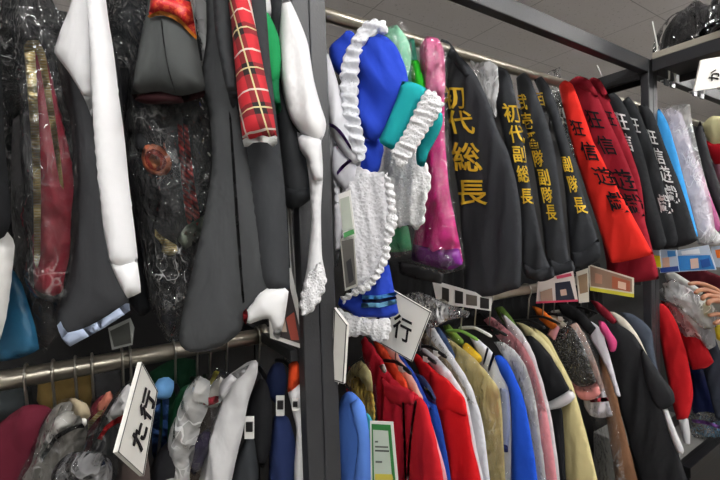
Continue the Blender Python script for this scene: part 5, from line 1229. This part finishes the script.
card('picture_card', 'yellow edged photo card with two faces under the dark red jacket', Plane(612, .78, 70), [(588, 264), (634, 278), (634, 297), (590, 290)],
     [('photo', [(590, 266), (632, 279), (632, 292), (591, 286)], '#8f7462'), ('hair', [(612, 276), (630, 281), (630, 292), (612, 288)], '#a85a3c'), ('face', [(618, 281), (626, 283), (626, 290), (618, 288)], '#e0bfa8'), ('face', [(595, 273), (602, 275), (602, 284), (595, 283)], '#b07f6a'), ('edge_band', [(590, 287), (634, 294), (634, 297.5), (590, 290.5)], '#cfc63a')], border='#dcd6c8', group=PC)
one('plastic_bag', 'flat grey plastic folder hanging beside the purple hem of the satin dress', 'plastic bag', LM_, Plane(420, .97, 60), 'folder',
    [(398, 262), (430, 268), (444, 274), (442, 284), (420, 280), (400, 274)], plain('grey_plastic_folder', '#343538', rough=.25), T=.004, fold=(.003, 20, 0))
# added black sheets that darken the gaps behind the rail
for lab, pts in (('added black cloth darkening the gap right of the first lettered jacket', [(480, 280), (520, 262), (560, 264), (600, 262), (604, 310), (560, 330), (500, 330), (478, 310)]),
                 ('added black cloth darkening the gap behind the tilted sign board', [(380, 262), (440, 256), (482, 264), (484, 310), (440, 330), (390, 320)])):
    one('folded_garment', lab, 'garment', 'added black cloth darkening the middle lower rail', Plane(470, 1.17, 4), 'body', pts, cloth('#101012'), T=.02, fold=(.012, 14, 0))

# ================================================================== LOWER RAIL, FAR RACK
LF = 'costumes on the far lower rail'
t = Thing('jacket', 'long red jacket with white cuff right of the second post', 'jacket', LF, Plane(680, .8, 90, 0, X=2.03))
t.sheet('sleeve', [(655, 308), (661, 303), (668, 308), (676, 322), (684, 345), (690, 370), (693, 394), (690, 412), (687, 420), (677, 420), (672, 402), (666, 372), (660, 340)], cloth('#c0161e'), T=.022, fold=(.008, 15, -10))
t.sheet('cuff', [(678, 419), (688, 418), (690, 432), (690, 445), (684, 444)], cloth('#dcdce0', var=.02), T=.014, fold=(.003, 20, 0), label='white cuff')
t.end()
t = Thing('jacket', 'short red jacket half covered by crinkled plastic near the hands', 'jacket', LF, Plane(680, .8, 90, 0, X=2.17))
t.sheet('body', [(660, 300), (670, 304), (684, 316), (696, 330), (706, 346), (714, 362), (706, 368), (692, 370), (684, 350), (674, 324)], cloth('#b4141e'), T=.022, fold=(.008, 16, -10))
t.sheet('plastic_cover', [(658, 290), (668, 286), (684, 296), (700, 308), (712, 324), (716, 346), (708, 350), (698, 340), (686, 340), (674, 322)], FILM_FROST, T=.05, fold=(.012, 22, 20), crumple=.01, single=True, step=.009)
t.end()
t = Thing('plastic_bag', 'bright crinkled clear cover heaped on the shoulders beside the second post', 'plastic bag', LF, Plane(680, .80, 75, 0, X=2.1))
t.sheet('cover', [(662, 284), (672, 279), (688, 288), (704, 298), (718, 312), (716, 328), (704, 330), (690, 318), (676, 306), (664, 300)], FILM_FROST, T=.03, fold=(.012, 24, 20), crumple=.014, step=.008)
t.end()
for lab, X, pts, c in (('white shoulder strip of a garment beyond the second post', 2.26, [(664, 274), (674, 272), (690, 282), (704, 292), (700, 296), (684, 288), (668, 282)], '#d8d6d2'),
                       ('black collar next to the white shoulder beyond the second post', 2.34, [(668, 276), (680, 276), (694, 284), (706, 292), (700, 298), (684, 292)], '#1c1c22'),
                       ('grey navy uniform with pale lines behind the short red jacket', 2.40, [(694, 326), (706, 326), (716, 340), (726, 372), (736, 420), (716, 420), (706, 380), (698, 350)], '#3f4552'),
                       ('wine red garment under the blue costume package', 2.60, [(672, 268), (690, 266), (710, 272), (740, 284), (736, 310), (706, 296), (684, 284)], '#5c1c26')):
    one('jacket', lab, 'jacket', LF, Plane(680, .8, 90, 0, X=X), 'body', pts, cloth(c), T=.014, fold=(.007, 18, -10))
for lab, X, pts in (('yellow size tag hanging between the two hands', 2.2, [(701, 302), (707, 299), (711, 308), (710, 318), (704, 319)]), ('yellow size tag below the lower hand at the picture edge', 2.2, [(714, 326), (722, 324), (726, 342), (717, 340)])):
    one('size_tag', lab, 'tag', 'yellow size tags on the far rail', Plane(700, .66, 45), 'tag', pts, plain('yellow_tag', '#d6c21c', rough=.4), T=.004, fold=(.001, 20, 0))
one('plastic_bag', 'dark blue bagged costume hanging low beyond the red jackets', 'plastic bag', LF, Plane(706, .9, 70, 0, X=2.55), 'bag',
    [(686, 366), (704, 350), (728, 352), (744, 390), (738, 424), (712, 430), (694, 416), (688, 392)], cloth('#18224e', rough=.35), T=.05, fold=(.012, 16, 10), crumple=.008)
one('plastic_bag', 'pale blue and white bagged costume lying lowest at the right picture edge', 'plastic bag', LF, Plane(706, .86, 70, 0, X=2.5), 'bag',
    [(692, 428), (706, 424), (730, 420), (744, 440), (736, 462), (712, 464), (696, 450)], satin('#4a86a8', .3), T=.05, fold=(.012, 18, 10), crumple=.01)
t = Thing('plastic_bag', 'clear crumpled bag with purple edge above the pale blue bagged costume', 'plastic bag', LF, Plane(706, .78, 70, 0, X=2.42))
t.sheet('bag', [(688, 416), (704, 412), (730, 418), (742, 440), (724, 450), (704, 444), (692, 436)], FILM_HEAVY, T=.03, fold=(.01, 22, 10), crumple=.014, step=.008)
t.sheet('purple_edge', [(692, 419), (706, 421), (724, 427), (740, 432), (740, 435), (722, 430), (706, 424.5), (692, 422.5)], satin('#6a3a8a', .4), T=.006, fold=(0, 10, 0), off=.03, label='purple edge')
t.end()
t = Thing('storage_box', 'light grey box with black frame standing low at the far right', 'box')
p0 = at_x(690, 468, 2.1)
bx, by, bz = p0.x, p0.y, p0.z
addbox(t, 'box', plain('grey_carton', '#8d8d8a', rough=.6), bx - .02, bx + .55, by, by + .4, 0.165, bz, bev=.006)
for dy in (-.006, .18): addbox(t, 'black_band', BLACKP, bx - .026, bx + .556, by + dy, by + dy + .05, 0.166, bz + .006)
addbox(t, 'black_rim', BLACKP, bx - .03, bx + .56, by - .012, by + .02, bz - .03, bz + .014)
t.end()

# ================================================================== PERSON (only the hands reach into the frame)
def skin_mesh(nodes, edges, root, sub=2):
    """nodes: {name: (Vector, rx[, ry])}"""
    me = bpy.data.meshes.new('tmp'); names = list(nodes); ix = {n: i for i, n in enumerate(names)}
    me.from_pydata([tuple(nodes[n][0]) for n in names], [(ix[a], ix[b]) for a, b in edges], [])
    o = bpy.data.objects.new('tmp', me); COL.objects.link(o)
    md = o.modifiers.new('skin', 'SKIN'); md.use_smooth_shade = True
    me.skin_vertices.new() if not me.skin_vertices else None
    sv = me.skin_vertices[0].data
    for n, i in ix.items():
        r = nodes[n][1:]; sv[i].radius = (r[0], r[-1]); sv[i].use_root = (n == root)
    s = o.modifiers.new('sub', 'SUBSURF'); s.levels = s.render_levels = sub
    dg = bpy.context.evaluated_depsgraph_get(); dg.update()
    res = bpy.data.meshes.new_from_object(o.evaluated_get(dg))
    bpy.data.objects.remove(o); bpy.data.meshes.remove(me)
    for p in res.polygons: p.use_smooth = True
    return res
def skin_mat():
    m, nt, out = newmat('skin')
    b = N(nt, 'ShaderNodeBsdfPrincipled', Roughness=0.5); b.inputs['Subsurface Weight'].default_value = .08
    tc = N(nt, 'ShaderNodeTexCoord'); nz = N(nt, 'ShaderNodeTexNoise', Scale=60.0, Detail=3.0); nt.links.new(tc.outputs['Object'], nz.inputs['Vector'])
    nt.links.new(mixc(nt, nz.outputs[0], lin('#94644c'), lin('#a9775b')), b.inputs['Base Color'])
    nt.links.new(b.outputs[0], out.inputs[0]); return m
base = Vector((2.78, 0.26, 0))
V_ = lambda x, y, z: Vector((x, y, z))
nd, ed = {}, []
def chain(prefix, start, pts, radii):
    prev = start
    for i, (p, r) in enumerate(zip(pts, radii)):
        n = '%s%d' % (prefix, i); nd[n] = (p, *r) if isinstance(r, tuple) else (p, r); ed.append((prev, n)); prev = n
    return prev
nd['pelvis'] = (base + V_(0, 0, .90), .15, .11)
chain('spine', 'pelvis', [base + V_(0, 0, 1.03), base + V_(-.02, .01, 1.20), base + V_(-.04, .02, 1.33)], [(.135, .10), (.15, .11), (.13, .09)])
chain('neck', 'spine2', [base + V_(-.06, .03, 1.42), base + V_(-.08, .045, 1.49)], [.052, .05])
chain('head', 'neck1', [base + V_(-.10, .06, 1.555), base + V_(-.105, .065, 1.63), base + V_(-.09, .055, 1.69)], [(.070, .078), (.078, .088), (.058, .062)])
for s, nm in ((1, 'a'), (-1, 'b')):
    chain('leg' + nm, 'pelvis', [base + V_(.02 * s, .09 * s, .80), base + V_(.02 * s, .10 * s, .46), base + V_(.03 * s, .11 * s, .09), base + V_(.02 * s - .05, .11 * s, .045), base + V_(-.15, .11 * s + .02, .035)], [.088, .058, .040, .042, .032])
def arm(nm, sh, el, wr, tips, thumb, down):
    """tips: list of finger polylines (pixel, pixel, distance)"""
    chain('arm' + nm, 'spine2', [sh, (sh + el) / 2, el, (el + wr) / 2, wr], [.052, .045, .038, .036, (.026, .022)])
    d = (tips[1][0] - wr).normalized()
    palm = wr + (tips[1][0] - wr) * .5
    nd['palm' + nm] = (palm, .034, .018); ed.append(('arm%s4' % nm, 'palm' + nm))
    for i, f in enumerate(tips):
        chain('f%s%d_' % (nm, i), 'palm' + nm, f, [.0108, .0098, .009, .0075][:len(f)])
    chain('t%s_' % nm, 'arm%s4' % nm, thumb, [.0105, .009, .007])
A = lambda px, py, Y: at_y(px, py, Y)
w1 = A(737, 304, .545)
arm('u', base + V_(-.10, .17, 1.34), A(850, 330, .47), w1,
    [[A(714, 289, .575), A(704, 284.5, .590), A(696, 283, .602), A(688.5, 284, .61)],
     [A(714, 293, .562), A(705, 289.5, .580), A(698, 290.5, .590), A(695, 294, .594)],
     [A(715, 297, .552), A(708, 295, .566), A(703, 297, .573), A(702, 301, .575)],
     [A(717, 301, .545), A(712, 300.5, .552), A(708, 302.5, .557), A(708, 306, .558)]],
    [A(728, 297, .575), A(719, 291, .600), A(712, 288.5, .615)], None)
w2 = A(762, 338, .50)
arm('l', base + V_(-.02, -.16, 1.34), A(890, 390, .35), w2,
    [[A(736, 320, .535), A(725, 315.5, .548), A(716, 314, .558), A(708.5, 315.5, .565)],
     [A(737, 325, .525), A(727, 321.5, .538), A(719, 321, .548), A(714, 324, .552)],
     [A(739, 329, .516), A(731, 327, .527), A(725, 328.5, .534), A(722, 332, .536)],
     [A(742, 333, .510), A(736, 332.5, .517), A(731, 334, .522), A(730, 338, .523)]],
    [A(754, 330, .535), A(744, 322, .556), A(736, 318, .568)], None)
person = bpy.data.objects.new('person', None); person.location = (base.x, base.y, 0); COL.objects.link(person)
tag(person, 'person at the right edge reaching both hands towards the hangers of the red jackets', 'person')
def pchild(name, me, mat, label=None):
    me.name = name; me.materials.clear(); me.materials.append(mat); me.transform(Matrix.Translation(-person.location))
    o = bpy.data.objects.new(name, me); COL.objects.link(o); o.parent = person
    if label: o['label'] = label
    return o
pchild('body', skin_mesh(nd, ed, 'pelvis'), skin_mat())
def wear(keys, grow, root):
    sub = {k: (nd[k][0], *(r + grow for r in nd[k][1:])) for k in keys}
    return skin_mesh(sub, [e for e in ed if e[0] in keys and e[1] in keys], root)
sleeves = [a + str(i) for a in ('armu', 'arml') for i in range(3)]
pchild('shirt', wear(['pelvis', 'spine0', 'spine1', 'spine2'] + sleeves, .012, 'pelvis'), cloth('#3a4a62'))
pchild('trousers', wear(['pelvis'] + ['leg%s%d' % (a, i) for a in 'ab' for i in range(3)], .014, 'pelvis'), cloth('#23252c'))
for a in 'ab': pchild('shoe', wear(['leg%s%d' % (a, i) for i in (3, 4)], .012, 'leg%s3' % a), plain('shoe_leather', '#1c1a19', rough=.5))
bm = bmesh.new(); bmesh.ops.create_uvsphere(bm, u_segments=24, v_segments=16, radius=1)
hc = base + V_(-.085, .05, 1.655) - person.location
for v in list(bm.verts):
    v.co = Vector((v.co.x * .098, v.co.y * .096, v.co.z * .105))
bmesh.ops.delete(bm, geom=[v for v in bm.verts if v.co.z < -.03 and v.co.x < .02], context='VERTS')
bmesh.ops.translate(bm, verts=bm.verts[:], vec=hc)
mesh_obj('hair', bm, plain('dark_hair', '#17120f', rough=.5), person, True)
fz = base + V_(-.105, .06, 1.60) - person.location; fd = Vector((-.86, .51, 0)).normalized(); fs = Vector((.51, .86, 0)).normalized()
for s in (-1, 1):
    bm = bmesh.new(); bmesh.ops.create_uvsphere(bm, u_segments=12, v_segments=8, radius=.011); bmesh.ops.translate(bm, verts=bm.verts[:], vec=fz + fd * .072 + fs * .03 * s + Vector((0, 0, .012)))
    mesh_obj('eye', bm, plain('eye', '#2a201a', rough=.2), person, True)
